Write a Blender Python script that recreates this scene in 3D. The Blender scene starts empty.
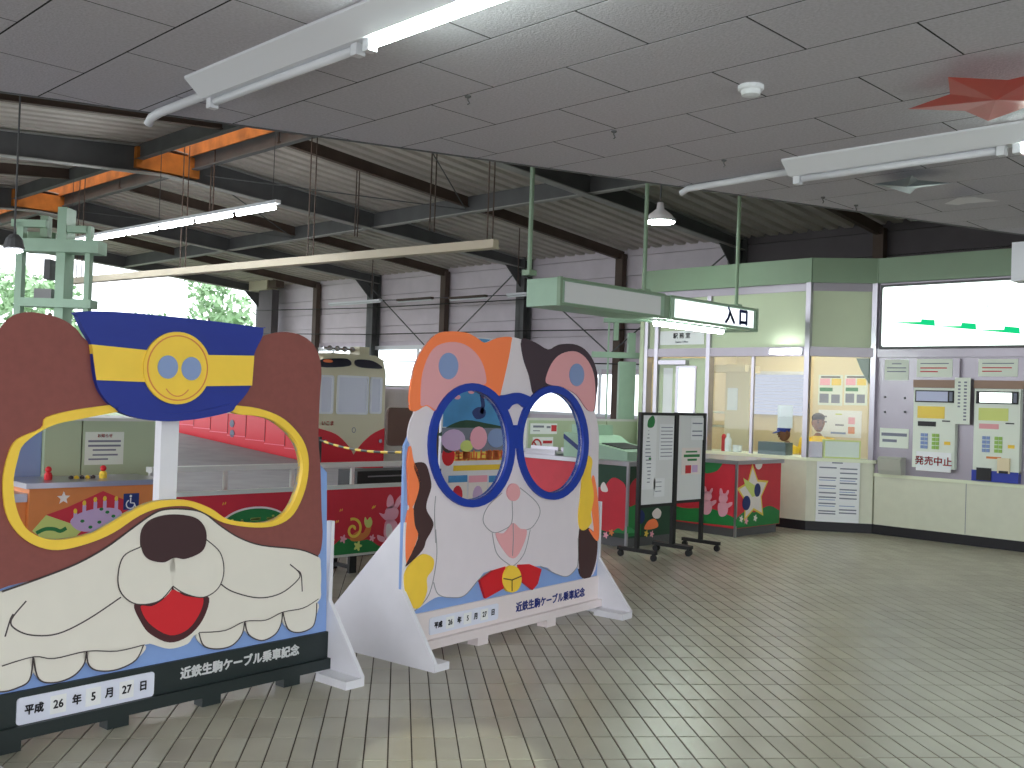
import bpy, math, random
import numpy as np
from mathutils import Matrix, Vector
random.seed(7)

# ------------------------------------------------------------------ camera, world, exposure
SC = bpy.context.scene
COL = SC.collection
FPX = 1009.615                      # focal length in pixels of a 1024 x 768 frame
HC = 1.5
RT = np.array([0.70574686, -0.70765133, 0.03392593])
UP = np.array([-0.03484101, 0.01316108, 0.9993062])
FW = np.array([0.70760687, 0.70643923, 0.01536689])
cam = bpy.data.cameras.new('camera'); cam.sensor_width = 36; cam.lens = FPX*36/1024
cam.clip_start = .05; cam.clip_end = 400
camo = bpy.data.objects.new('camera', cam); COL.objects.link(camo)
camo.matrix_world = Matrix(((RT[0], UP[0], -FW[0], 0), (RT[1], UP[1], -FW[1], 0), (RT[2], UP[2], -FW[2], HC), (0, 0, 0, 1)))
SC.camera = camo
W = bpy.data.worlds.new('overcast_sky'); SC.world = W; W.use_nodes = True
W.node_tree.nodes['Background'].inputs[0].default_value = (.90, .94, 1.0, 1)
W.node_tree.nodes['Background'].inputs[1].default_value = 2.0
vs = SC.view_settings
vs.view_transform = 'Standard'; vs.look = 'None'; vs.gamma = 1; vs.use_curve_mapping = False
vs.exposure = 0.85

# ------------------------------------------------------------------ pixels to places
CAM = np.array([0, 0, HC])
def ray(x, y): return FW*FPX + RT*(x-512) - UP*(y-384)
def on(x, y, ax, val):
    d = ray(x, y); i = 'uvz'.index(ax); return CAM + d*((val-CAM[i])/d[i])
class Frame:
    """a flat face: s to the right, t up, d out towards the viewer"""
    def __init__(s, O, X, N, Z=(0, 0, 1)):
        s.O = np.array(O, float); s.X = np.array(X, float)/np.linalg.norm(X); s.N = np.array(N, float)/np.linalg.norm(N); s.Z = np.array(Z, float)
    def at(s, a, b, d=0): return s.O + s.X*a + s.Z*b + s.N*d
    def px(s, x, y):
        d = ray(x, y); P = CAM + d*(((s.O-CAM)@s.N)/(d@s.N)) - s.O
        return (float(P@s.X), float(P@s.Z))
    def poly(s, pts): return [s.px(*p) for p in pts]
    def off(s, d): return Frame(s.O+s.N*d, s.X, s.N, s.Z)
def FV(v): return Frame((0, v, 0), (1, 0, 0), (0, -1, 0))       # faces the near side, runs along u
def FU(u): return Frame((u, 0, 0), (0, -1, 0), (-1, 0, 0))      # faces the left, runs along v

# ------------------------------------------------------------------ materials
def lin(c): return tuple((x/255/12.92 if x/255 <= .04045 else ((x/255+.055)/1.055)**2.4) for x in c)
MATS = {}
def M(name, rgb=None, rough=.6, metal=0, var=0, scale=8, bump=0, bscale=60, emit=0, spec=None):
    if name in MATS: return MATS[name]
    m = bpy.data.materials.new(name); m.use_nodes = True; nt = m.node_tree; b = nt.nodes['Principled BSDF']
    c = lin(rgb)+(1,)
    b.inputs['Base Color'].default_value = c; b.inputs['Roughness'].default_value = rough; b.inputs['Metallic'].default_value = metal
    if spec is not None: b.inputs['Specular IOR Level'].default_value = spec
    if emit:
        b.inputs['Emission Color'].default_value = c; b.inputs['Emission Strength'].default_value = emit
    if var or bump:
        tc = nt.nodes.new('ShaderNodeTexCoord')
        if var:
            n = nt.nodes.new('ShaderNodeTexNoise'); n.inputs['Scale'].default_value = scale; n.inputs['Detail'].default_value = 4
            nt.links.new(tc.outputs['Object'], n.inputs['Vector'])
            r = nt.nodes.new('ShaderNodeMapRange'); r.inputs[1].default_value = .3; r.inputs[2].default_value = .7
            r.inputs[3].default_value = 1-var; r.inputs[4].default_value = 1+var
            nt.links.new(n.outputs['Fac'], r.inputs[0])
            mx = nt.nodes.new('ShaderNodeMix'); mx.data_type = 'RGBA'; mx.blend_type = 'MULTIPLY'; mx.inputs['Factor'].default_value = 1
            mx.inputs['A'].default_value = c
            nt.links.new(r.outputs[0], mx.inputs['B']); nt.links.new(mx.outputs['Result'], b.inputs['Base Color'])
        if bump:
            n2 = nt.nodes.new('ShaderNodeTexNoise'); n2.inputs['Scale'].default_value = bscale
            nt.links.new(tc.outputs['Object'], n2.inputs['Vector'])
            bp = nt.nodes.new('ShaderNodeBump'); bp.inputs['Strength'].default_value = bump; bp.inputs['Distance'].default_value = .01
            nt.links.new(n2.outputs['Fac'], bp.inputs['Height']); nt.links.new(bp.outputs['Normal'], b.inputs['Normal'])
    MATS[name] = m; return m
def Mglass(name, tint=(.9, .95, .95), refl=.1):
    m = bpy.data.materials.new(name); m.use_nodes = True; nt = m.node_tree; nt.nodes.clear()
    o = nt.nodes.new('ShaderNodeOutputMaterial'); mx = nt.nodes.new('ShaderNodeMixShader'); t = nt.nodes.new('ShaderNodeBsdfTransparent'); g = nt.nodes.new('ShaderNodeBsdfGlossy')
    t.inputs[0].default_value = tint+(1,); g.inputs['Roughness'].default_value = .02; mx.inputs[0].default_value = refl
    nt.links.new(t.outputs[0], mx.inputs[1]); nt.links.new(g.outputs[0], mx.inputs[2]); nt.links.new(mx.outputs[0], o.inputs[0])
    MATS[name] = m; return m
def Mtranslucent(name, col):
    m = bpy.data.materials.new(name); m.use_nodes = True; nt = m.node_tree; nt.nodes.clear()
    o = nt.nodes.new('ShaderNodeOutputMaterial'); t = nt.nodes.new('ShaderNodeBsdfTranslucent'); t.inputs[0].default_value = col+(1,)
    nt.links.new(t.outputs[0], o.inputs[0]); return m
def Memit(name, rgb, strength):
    m = bpy.data.materials.new(name); m.use_nodes = True; nt = m.node_tree; nt.nodes.clear()
    o = nt.nodes.new('ShaderNodeOutputMaterial'); e = nt.nodes.new('ShaderNodeEmission'); e.inputs[0].default_value = lin(rgb)+(1,); e.inputs[1].default_value = strength
    nt.links.new(e.outputs[0], o.inputs[0]); MATS[name] = m; return m

GROOVE = math.radians(-6.3)
HX = np.array([RT[0], RT[1]]); HX /= np.linalg.norm(HX); HY = np.array([-HX[1], HX[0]])
GD = HX*math.sin(GROOVE) + HY*math.cos(GROOVE); GC = np.array([GD[1], -GD[0]])   # along the grooves, across them
TW, TL = .1, .28
def floor_tile_mat():
    m = bpy.data.materials.new('floor_tile'); m.use_nodes = True; nt = m.node_tree; b = nt.nodes['Principled BSDF']; L = nt.links.new
    g = nt.nodes.new('ShaderNodeNewGeometry')
    def dot(v, s):
        d = nt.nodes.new('ShaderNodeVectorMath'); d.operation = 'DOT_PRODUCT'; d.inputs[1].default_value = (v[0]/s, v[1]/s, 0); L(g.outputs['Position'], d.inputs[0])
        f = nt.nodes.new('ShaderNodeMath'); f.operation = 'FLOOR'; L(d.outputs['Value'], f.inputs[0]); return f
    c = nt.nodes.new('ShaderNodeCombineXYZ'); L(dot(GC, TW).outputs[0], c.inputs[0]); L(dot(GD, TL).outputs[0], c.inputs[1])
    wn = nt.nodes.new('ShaderNodeTexWhiteNoise'); L(c.outputs[0], wn.inputs['Vector'])
    n = nt.nodes.new('ShaderNodeTexNoise'); n.inputs['Scale'].default_value = 3.0; L(g.outputs['Position'], n.inputs['Vector'])
    add = nt.nodes.new('ShaderNodeMath'); add.operation = 'MULTIPLY_ADD'; L(wn.outputs['Value'], add.inputs[0]); add.inputs[1].default_value = .45; L(n.outputs['Fac'], add.inputs[2])
    r = nt.nodes.new('ShaderNodeValToRGB'); r.color_ramp.elements[0].position = .3; r.color_ramp.elements[1].position = 1.1
    r.color_ramp.elements[0].color = lin((152, 145, 130))+(1,); r.color_ramp.elements[1].color = lin((176, 172, 156))+(1,)
    L(add.outputs[0], r.inputs[0]); L(r.outputs[0], b.inputs['Base Color']); b.inputs['Roughness'].default_value = .3
    MATS['floor_tile'] = m
floor_tile_mat()
M('grout', (74, 64, 54), .9)
M('ceil_tile', (194, 191, 200), .9, var=.1, scale=70, bump=.35, bscale=90)
M('ceil_gap', (16, 16, 18), .95)
M('white_metal', (226, 228, 234), .45)
M('white_paint', (222, 220, 226), .5, var=.02)
M('steel_dark', (92, 92, 94), .65, var=.12, scale=3)
M('steel_mid', (164, 162, 160), .6, var=.1, scale=3)
M('steel_brown', (86, 70, 62), .7, var=.15, scale=3)
M('rust', (186, 112, 44), .8, var=.35, scale=3)
M('roof_sheet', (190, 182, 174), .55, var=.1, scale=1.5)
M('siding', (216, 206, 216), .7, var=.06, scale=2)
M('siding_dark', (92, 86, 90), .8, var=.08, scale=2)  # on the hall wall boards this tone is painted shade
M('concrete', (150, 148, 150), .85, var=.1, scale=2, bump=.1)
M('pale_green', (158, 188, 164), .5, var=.03)
M('green_panel', (174, 190, 158), .55, var=.03, scale=2)
M('green_fascia', (134, 158, 132), .5, var=.04, scale=2)
M('cream_panel', (194, 206, 176), .55, var=.03, scale=2)
M('stainless', (176, 172, 180), .28, .85, var=.04, scale=2)
M('stainless_wall', (156, 150, 158), .35, .7, var=.06, scale=2)
M('counter_white', (214, 216, 196), .5, var=.03)
M('black', (20, 20, 22), .5)
M('kick', (26, 24, 30), .55)
M('brown_head', (134, 74, 68), .75, var=.05, scale=30)
M('cap_blue', (22, 44, 140), .6, var=.04)
M('yellow', (246, 204, 66), .55, var=.03)
M('cream', (226, 220, 208), .6, var=.015)
M('sky_blue', (132, 162, 216), .6, var=.02)
M('dot_blue', (132, 152, 196), .6)
M('nose_dark', (58, 30, 34), .6)
M('mouth_dark', (70, 22, 28), .6)
M('red', (206, 24, 36), .55)
M('outline', (70, 60, 60), .8)
M('outline_soft', (150, 148, 150), .8)
M('band_dark', (22, 34, 34), .5, var=.05)
M('plate_white', (220, 222, 236), .5)
M('ink', (26, 26, 34), .7)
M('ink_white', (232, 232, 232), .6)
M('ink_blue', (22, 40, 130), .6)
M('ink_red', (196, 40, 50), .6)
M('ink_grey', (120, 124, 140), .7)
M('cat_white', (222, 212, 218), .65, var=.015)
M('cat_orange', (255, 132, 78), .65)
M('cat_pink', (226, 162, 166), .65)
M('cat_dark', (66, 50, 60), .7)
M('cat_brown', (66, 40, 40), .7)
M('glasses_blue', (20, 56, 160), .45)
M('cream_band', (226, 214, 214), .55)
M('paper', (236, 238, 240), .8)
M('paper_green', (224, 231, 219), .8)
M('beige', (226, 212, 178), .8)
M('whiteboard', (224, 226, 226), .35)
M('mural_red', (206, 42, 60), .5, var=.04)
M('mural_orange', (218, 130, 66), .5, var=.04)
M('mural_green', (34, 124, 62), .5, var=.05)
M('mural_dkgreen', (28, 66, 46), .55, var=.1)
M('mural_pink', (238, 168, 186), .5)
M('mural_white', (236, 226, 222), .5)
M('mural_yellow', (236, 206, 84), .5)
M('mural_gold', (238, 200, 60), .5)
M('mural_lime', (206, 216, 122), .5)
M('mural_purple', (206, 176, 214), .5)
M('navy', (24, 44, 110), .5)
M('leafy', (150, 182, 140), .7, var=.3, scale=2)
M('bark', (84, 70, 58), .9)
M('car_cream', (214, 206, 176), .35)
M('car_red', (214, 22, 44), .35)
M('chrome', (200, 200, 205), .2, .9)
M('skin', (146, 96, 70), .6)
M('skin2', (126, 84, 62), .6)
M('hair', (36, 26, 24), .7)
M('shirt_yellow', (236, 196, 44), .8)
M('cap_navy', (30, 54, 150), .7)
M('rail', (204, 206, 200), .4)
M('trough', (196, 186, 166), .6)
M('foil_red', (206, 52, 40), .3, .1)
M('foil_blue', (62, 80, 100), .3, .2)
M('blind', (226, 230, 245), .8)
M('grey_box', (104, 118, 124), .6)
M('green_tray', (36, 150, 92), .6)
M('poster_sky', (70, 140, 196), .5, var=.15, scale=3)
M('ground', (96, 110, 84), .95, var=.2, scale=.3)
M('brown_board', (84, 56, 48), .6)
Mglass('glass', (.95, .97, .97), .035)
Mglass('lens_glass', (.97, .98, .98), .06)
TUBE = Memit('tube_lit', (236, 253, 242), 34)
TUBE2 = Memit('tube_lit_hall', (246, 252, 255), 22)
SIGNLIT = Memit('sign_lit', (238, 255, 248), 1.5)
SIGNENT = Memit('sign_entrance', (240, 252, 255), 1.0)
PANEGLOW = Memit('door_pane_glow', (232, 240, 255), 1.3)  # emission on the door pane stands in for daylight behind the glass
OFFLIT = Memit('office_lamp', (255, 250, 228), 13)
BLINDGLOW = Memit('blind_glow', (226, 230, 250), .4)  # slats emit in place of daylight coming through the blind
SKYL = Mtranslucent('skylight_sheet', (.9, .86, .8))

# ------------------------------------------------------------------ mesh building
WM = {}
class MB:
    def __init__(s): s.v = []; s.f = []
    def add(s, v, f):
        n = len(s.v); s.v += [tuple(map(float, p)) for p in v]; s.f += [tuple(i+n for i in q) for q in f]; return s
    def hexa(s, p):
        return s.add(p, [(0, 3, 2, 1), (4, 5, 6, 7), (0, 1, 5, 4), (1, 2, 6, 5), (2, 3, 7, 6), (3, 0, 4, 7)])
    def box(s, x0, x1, y0, y1, z0, z1):
        return s.hexa([(x0, y0, z0), (x1, y0, z0), (x1, y1, z0), (x0, y1, z0), (x0, y0, z1), (x1, y0, z1), (x1, y1, z1), (x0, y1, z1)])
    def fbox(s, fr, a0, a1, b0, b1, d0, d1):
        return s.hexa([fr.at(a0, b0, d1), fr.at(a1, b0, d1), fr.at(a1, b0, d0), fr.at(a0, b0, d0), fr.at(a0, b1, d1), fr.at(a1, b1, d1), fr.at(a1, b1, d0), fr.at(a0, b1, d0)])
    def bar(s, p, q, w, h, up=(0, 0, 1)):
        p = np.array(p, float); q = np.array(q, float); d = q-p; d /= np.linalg.norm(d); u = np.array(up, float)
        if abs(d@u) > .98: u = np.array([1., 0, 0])
        r = np.cross(d, u); r /= np.linalg.norm(r); u = np.cross(r, d); r = r*w/2; u = u*h/2
        return s.hexa([p-r-u, p+r-u, q+r-u, q-r-u, p-r+u, p+r+u, q+r+u, q-r+u])
    def prism(s, pts, vec):
        pts = [np.array(p, float) for p in pts]; n = len(pts); vec = np.array(vec, float)
        return s.add(pts+[p+vec for p in pts], [tuple(reversed(range(n))), tuple(range(n, 2*n))]+[(i, (i+1) % n, n+(i+1) % n, n+i) for i in range(n)])
    def tube(s, pts, r, n=8):
        pts = [np.array(p, float) for p in pts]; rr = r if isinstance(r, (list, tuple)) else [r]*len(pts); v = []; f = []
        ref = None
        for i, p in enumerate(pts):
            d = (pts[min(i+1, len(pts)-1)]-pts[max(i-1, 0)]); d /= np.linalg.norm(d)
            if ref is None: ref = np.array([0, 0, 1.]) if abs(d[2]) < .9 else np.array([1., 0, 0])
            a = np.cross(d, ref); a /= np.linalg.norm(a); b = np.cross(a, d); ref = b
            v += [p+rr[i]*(a*math.cos(2*math.pi*k/n)+b*math.sin(2*math.pi*k/n)) for k in range(n)]
        for i in range(len(pts)-1):
            f += [(i*n+k, i*n+(k+1) % n, (i+1)*n+(k+1) % n, (i+1)*n+k) for k in range(n)]
        f += [tuple(reversed(range(n))), tuple(range((len(pts)-1)*n, len(pts)*n))]
        return s.add(v, f)
    def lathe(s, c, prof, n=16):
        v = []; f = []
        for r, z in prof: v += [(c[0]+r*math.cos(2*math.pi*k/n), c[1]+r*math.sin(2*math.pi*k/n), c[2]+z) for k in range(n)]
        for i in range(len(prof)-1): f += [(i*n+k, i*n+(k+1) % n, (i+1)*n+(k+1) % n, (i+1)*n+k) for k in range(n)]
        f += [tuple(reversed(range(n))), tuple(range((len(prof)-1)*n, len(prof)*n))]
        return s.add(v, f)
    def ball(s, c, r, n=10, m=7):
        r = (r, r, r) if isinstance(r, (int, float)) else r; v = []; f = []
        for i in range(m+1):
            a = math.pi*i/m
            v += [(c[0]+r[0]*math.sin(a)*math.cos(2*math.pi*k/n), c[1]+r[1]*math.sin(a)*math.sin(2*math.pi*k/n), c[2]-r[2]*math.cos(a)) for k in range(n)]
        for i in range(m): f += [(i*n+k, i*n+(k+1) % n, (i+1)*n+(k+1) % n, (i+1)*n+k) for k in range(n)]
        return s.add(v, f)
    def plate(s, fr, loops, d0, d1):
        """filled outline with holes on a face, thick from d0 to d1"""
        if not isinstance(loops[0][0], (list, tuple)): loops = [loops]
        c = bpy.data.curves.new('c', 'CURVE'); c.dimensions = '2D'; c.fill_mode = 'BOTH'; c.extrude = abs(d1-d0)/2
        for L in loops:
            sp = c.splines.new('POLY'); sp.points.add(len(L)-1); sp.use_cyclic_u = True
            for i, p in enumerate(L): sp.points[i].co = (p[0], p[1], 0, 1)
        s._curve(c, fr, 0, 0, (d0+d1)/2); return s
    def _curve(s, c, fr, a, b, d, sx=1, rot=0, tz=1):
        o = bpy.data.objects.new('c', c); me = bpy.data.meshes.new_from_object(o)
        cr, sr = math.cos(rot), math.sin(rot)
        s.add([fr.at(a+sx*(q.co.x*cr-q.co.y*sr), b+q.co.x*sr+q.co.y*cr, d+q.co.z*tz) for q in me.vertices], [tuple(p.vertices) for p in me.polygons])
        bpy.data.objects.remove(o); bpy.data.meshes.remove(me); bpy.data.curves.remove(c)
    def text(s, fr, body, a, b, size, d0, d1, bold=0, rot=0, sx=1, align='CENTER', shear=0):
        c = bpy.data.curves.new('t', 'FONT'); c.body = body; c.size = size; c.align_x = align; c.align_y = 'CENTER'; c.extrude = (d1-d0)/2; c.resolution_u = 2; c.shear = shear
        for dx, dy in (((0, 0),) if not bold else ((bold, 0), (-bold, 0), (0, bold), (0, -bold))): s._curve(c.copy(), fr, a+dx, b+dy, (d0+d1)/2, sx, rot)
        bpy.data.curves.remove(c); return s
    def ribbon(s, fr, pts, w, d0, d1, closed=False):
        P = [np.array(p) for p in pts]; n = len(P); A = []; B = []
        for i in range(n):
            q0 = P[(i-1) % n] if closed else P[max(i-1, 0)]; q1 = P[(i+1) % n] if closed else P[min(i+1, n-1)]
            t = q1-q0; t = t/(np.linalg.norm(t)+1e-9); nn = np.array([-t[1], t[0]])*w/2; A.append(P[i]+nn); B.append(P[i]-nn)
        v = []; f = []
        for i in range(n): v += [fr.at(*A[i], d0), fr.at(*B[i], d0), fr.at(*B[i], d1), fr.at(*A[i], d1)]
        for i in range(n if closed else n-1):
            j = (i+1) % n; f += [(4*i+k, 4*j+k, 4*j+(k+1) % 4, 4*i+(k+1) % 4) for k in range(4)]
        if not closed: f += [(0, 1, 2, 3), (4*n-1, 4*n-2, 4*n-3, 4*n-4)]
        return s.add(v, f)
    def build(s, name, mat, parent=None, smooth=False):
        me = bpy.data.meshes.new(name); o = bpy.data.objects.new(name, me); v = np.array(s.v)
        if parent is None:
            lo, hi = v.min(0), v.max(0); loc = np.array([(lo[0]+hi[0])/2, (lo[1]+hi[1])/2, lo[2]]); o.location = loc; v = v-loc; WM[o] = Matrix.Translation(loc)
        else:
            Mi = np.array(WM[parent].inverted()); v = v@Mi[:3, :3].T + Mi[:3, 3]; WM[o] = WM[parent].copy(); o.parent = parent
        me.from_pydata([tuple(p) for p in v], [], s.f); me.materials.append(MATS[mat] if isinstance(mat, str) else mat)
        if smooth: me.shade_smooth()
        me.validate(); COL.objects.link(o); return o
def each(name, mat, parent, mbs):
    for m_ in mbs: m_.build(name, mat, parent)
def thing(name, label, cat, loc, rz=0, group=None):
    o = bpy.data.objects.new(name, None); COL.objects.link(o); o.location = loc; o.rotation_euler = (0, 0, rz); o.empty_display_size = .2
    WM[o] = Matrix.Translation(tuple(map(float, loc))) @ Matrix.Rotation(rz, 4, 'Z')
    o['label'] = label; o['category'] = cat
    if group: o['group'] = group
    return o
def tag(o, label, cat, group=None):
    o['label'] = label; o['category'] = cat
    if group: o['group'] = group
    return o
def struct(o, label=None):
    o['kind'] = 'structure'
    if label: o['label'] = label
    return o
def sthing(name, loc=(0, 0, 0), label=None):
    o = bpy.data.objects.new(name, None); COL.objects.link(o); o.location = loc; o.empty_display_size = .2; WM[o] = Matrix.Translation(loc); return struct(o, label)
def curve(pts, n=5, closed=True):
    P = [np.array(p, float) for p in pts]; N = len(P); out = []
    for i in range(N if closed else N-1):
        g = (lambda k: P[k % N]) if closed else (lambda k: P[min(max(k, 0), N-1)])
        p0, p1, p2, p3 = g(i-1), g(i), g(i+1), g(i+2)
        for k in range(n):
            t = k/n; out.append(tuple(.5*((2*p1)+(p2-p0)*t+(2*p0-5*p1+4*p2-p3)*t*t+(3*p1-p0-3*p2+p3)*t**3)))
    if not closed: out.append(tuple(P[-1]))
    ded = [out[0]]
    for p in out[1:]:
        if abs(p[0]-ded[-1][0])+abs(p[1]-ded[-1][1]) > 1e-5: ded.append(p)
    return ded
def ell(cx, cy, rx, ry, n=36, rot=0):
    return [(cx+rx*math.cos(a)*math.cos(rot)-ry*math.sin(a)*math.sin(rot), cy+rx*math.cos(a)*math.sin(rot)+ry*math.sin(a)*math.cos(rot)) for a in [2*math.pi*k/n for k in range(n)]]
def starpts(cx, cy, R, r, n=5, rot=math.pi/2):
    return [(cx+(R if k % 2 == 0 else r)*math.cos(rot+math.pi*k/n), cy+(R if k % 2 == 0 else r)*math.sin(rot+math.pi*k/n)) for k in range(2*n)]
def rrect(a0, a1, b0, b1, r, n=4):
    out = []
    for cx, cy, st in ((a1-r, b1-r, 0), (a0+r, b1-r, 1), (a0+r, b0+r, 2), (a1-r, b0+r, 3)):
        out += [(cx+r*math.cos(math.pi/2*(st+k/n)), cy+r*math.sin(math.pi/2*(st+k/n))) for k in range(n+1)]
    return out

# ------------------------------------------------------------------ floor
floor = struct(MB().box(-4, 12.6, -5, 9.2, -.12, -.006).build('floor', 'grout'), 'diagonal grey brown floor of narrow tiles with dark joints')
def inside_floor(p): return -3.9 < p[0] < 12.4 and -3.2 < p[1] < 9.1
cand = []
for i in range(-120, 160):
    for j in range(-40, 60):
        c = GC*(i+.5)*TW + GD*(j+.5)*TL
        if not inside_floor(c): continue
        D = c@FW[:2]
        if D < .8: continue
        r = np.array([c[0], c[1], -HC]); z = r@FW; x = 512+FPX*(r@RT)/z; y = 384-FPX*(r@UP)/z
        if abs(x-512) > 512+FPX*1.6/D: continue
        cand.append((0 if (-15 < x < 1039 and y < 790) else 1, D, tuple(c)))
cand.sort()
hw, hl = TW/2-.0032, TL/2-.0032
def tile_verts(c, top=0.0, bot=-.02):
    b = .0025
    def ring(k, z): return [(c[0]+GC[0]*sx*(hw-k)+GD[0]*sy*(hl-k), c[1]+GC[1]*sx*(hw-k)+GD[1]*sy*(hl-k), z) for sx, sy in ((-1, -1), (1, -1), (1, 1), (-1, 1))]
    return ring(0, bot)+ring(0, top-.0015)+ring(b, top)
TF = [(0, 1, 5, 4), (1, 2, 6, 5), (2, 3, 7, 6), (3, 0, 4, 7), (4, 5, 9, 8), (5, 6, 10, 9), (6, 7, 11, 10), (7, 4, 8, 11), (8, 9, 10, 11)]
tm = bpy.data.meshes.new('tile'); tm.from_pydata(tile_verts((0, 0)), [], TF); tm.materials.append(MATS['floor_tile'])
fl = np.array(floor.location)
for k, (_, D, c) in enumerate(cand[:300]):
    o = bpy.data.objects.new('tile', tm); COL.objects.link(o); o.parent = floor; o.location = (c[0]-fl[0], c[1]-fl[1], -fl[2]+random.uniform(-.0006, .0006))
mb = MB()
for _, D, c in cand[300:]: mb.add(tile_verts(c), TF)
far = mb.build('tile_field', 'floor_tile', floor); far['kind'] = 'stuff'

# ------------------------------------------------------------------ low ceiling over the concourse
CZ = 3.0
E0 = np.array([1.768, 5.565]); E1 = np.array([8.619, 2.972]); ED = (E1-E0)/np.linalg.norm(E1-E0); EN = np.array([-ED[1], ED[0]])
if EN@(-E0) < 0: EN = -EN                                    # towards the camera
def clip(poly):
    out = []; n = len(poly)
    for i in range(n):
        a, b = np.array(poly[i]), np.array(poly[(i+1) % n]); da, db = (a-E0)@EN, (b-E0)@EN
        if da >= 0: out.append(tuple(a))
        if (da >= 0) != (db >= 0): out.append(tuple(a+(b-a)*da/(da-db)))
    return out
slab = clip([(-4, -5), (12.3, -5), (12.3, 8), (-4, 8)])
ceil = struct(MB().prism([(x, y, CZ+.0012) for x, y in slab], (0, 0, .14)).build('ceiling', 'ceil_gap'), 'low ceiling of staggered grey acoustic tiles')
tu, tv = .465, .93
tiles = []
for i in range(-8, 26):
    u0 = 1.29*1.5 + i*tu
    for j in range(-6, 9):
        v0 = 2.965*1.5 + (j - (i % 2)*.5)*tv
        p = [(u0+.005, v0+.005), (u0+tu-.005, v0+.005), (u0+tu-.005, v0+tv-.005), (u0+.005, v0+tv-.005)]
        if min(q[0] for q in p) < -4 or max(q[0] for q in p) > 12.3 or min(q[1] for q in p) < -5: continue
        p = clip(p)
        if len(p) >= 3: tiles.append(p)
def tdist(p): c = np.mean(p, 0); return 0 if (c@FW[:2]) > .5 else 1, float(np.hypot(*c))
tiles.sort(key=tdist); mb = MB()
for k, p in enumerate(tiles):
    if k < 300: MB().prism([(x, y, CZ) for x, y in p], (0, 0, .006)).build('ceiling_tile', 'ceil_tile', ceil)
    else: mb.prism([(x, y, CZ) for x, y in p], (0, 0, .012))
if mb.v: mb.build('ceiling_tile_rest', 'ceil_tile', ceil)['kind'] = 'stuff'
p, q = E0-ED*6, E1+ED*5
struct(MB().bar((p[0]-EN[0]*.012, p[1]-EN[1]*.012, CZ+.07), (q[0]-EN[0]*.012, q[1]-EN[1]*.012, CZ+.07), .02, .15).build('trim_1', 'steel_dark'), 'dark edge strip of the low ceiling')

# ------------------------------------------------------------------ hall: roof, girders, wall
RU = 8.4
def zr(u): return 5.88-.093*abs(u-RU)
def gb(u): return 5.36-.065*abs(u-RU)
def deck(u0, u1, name, v0=1.0, v1=30.2, pitch=.32):
    vs_, v = [], v0; prof = []
    while v < v1:
        prof += [(v, 0), (v+pitch*.52, 0), (v+pitch*.6, .055), (v+pitch*.92, .055)]; v += pitch
    for (v, dz) in prof: vs_ += [(u0, v, zr(u0)+dz), (u1, v, zr(u1)+dz)]
    n = len(prof)
    return struct(MB().add(vs_, [(2*i, 2*i+1, 2*i+3, 2*i+2) for i in range(n-1)]).build(name, 'roof_sheet'), 'corrugated metal sheet roof over the cable car hall')
deck(RU+.42, 18.4, 'roof_right'); deck(-2, RU-.42, 'roof_left')
# slot along the ridge with rusty kerbs and a translucent sheet above
sk = sthing('roof_skylight', (RU, 15, zr(RU)), 'ridge skylight with rusty orange kerbs')
MB().box(RU+.40, RU+.43, 1, 30.2, zr(RU)-.12, zr(RU)+.5).build('kerb', 'rust', sk)
MB().box(RU-.43, RU-.40, 1, 30.2, zr(RU)-.12, zr(RU)+.5).build('kerb', 'rust', sk)
MB().box(RU-.5, RU+.5, 1, 30.2, zr(RU)+.53, zr(RU)+.54).build('sheet', SKYL, sk)
for u in (RU-.52, RU+.52):                                     # two beams beside the slot
    b = sthing('ridge_beam', (u, 15, zr(u)-.3), 'steel beam along the roof ridge')
    MB().box(u-.006, u+.006, 1, 30, zr(u)-.28, zr(u)-.02).build('web', 'steel_dark', b)
    MB().box(u-.06, u+.06, 1, 30, zr(u)-.30, zr(u)-.28).build('flange', 'steel_dark', b)
GV = [5.3, 11.4, 17.5, 23.6, 29.7]
for v in GV:
    g = sthing('roof_girder', (RU, v, gb(18)), 'dark sloping steel roof girder')
    for ua, ub in ((RU, 18.0), (RU, -1.5)):
        a, b = (ua, ub) if ua < ub else (ub, ua)
        MB().prism([(a, v-.007, gb(a)), (b, v-.007, gb(b)), (b, v-.007, zr(b)-.03), (a, v-.007, zr(a)-.03)], (0, .014, 0)).build('web', 'steel_dark', g)
        MB().bar((a, v, gb(a)), (b, v, gb(b)), .2, .018).build('flange', 'steel_mid', g)
        MB().bar((a, v, zr(a)-.035), (b, v, zr(b)-.035), .2, .018).build('flange', 'steel_mid', g)
    if v > 12: MB().box(RU-.58, RU+.62, v-.13, v+.13, gb(RU)+.03, zr(RU)-.12).build('haunch_plate', 'rust', g)
    # column at the wall
    c = sthing('hall_column', (17.85, v, 0), 'dark steel column of the hall wall')
    MB().box(17.7, 17.98, v-.012, v+.012, -1, gb(18)+.3).build('web', 'steel_dark', c)
    MB().box(17.7, 17.72, v-.14, v+.14, -1, gb(18)+.3).build('flange', 'steel_dark', c)
    MB().box(17.96, 17.98, v-.14, v+.14, -1, gb(18)+.3).build('flange', 'steel_dark', c)
    MB().prism([(17.72, v-.01, gb(17.7)), (17.72, v-.01, gb(17.7)-.5), (17.15, v-.01, gb(17.15))], (0, .02, 0)).build('gusset', 'steel_dark', c)
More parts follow.
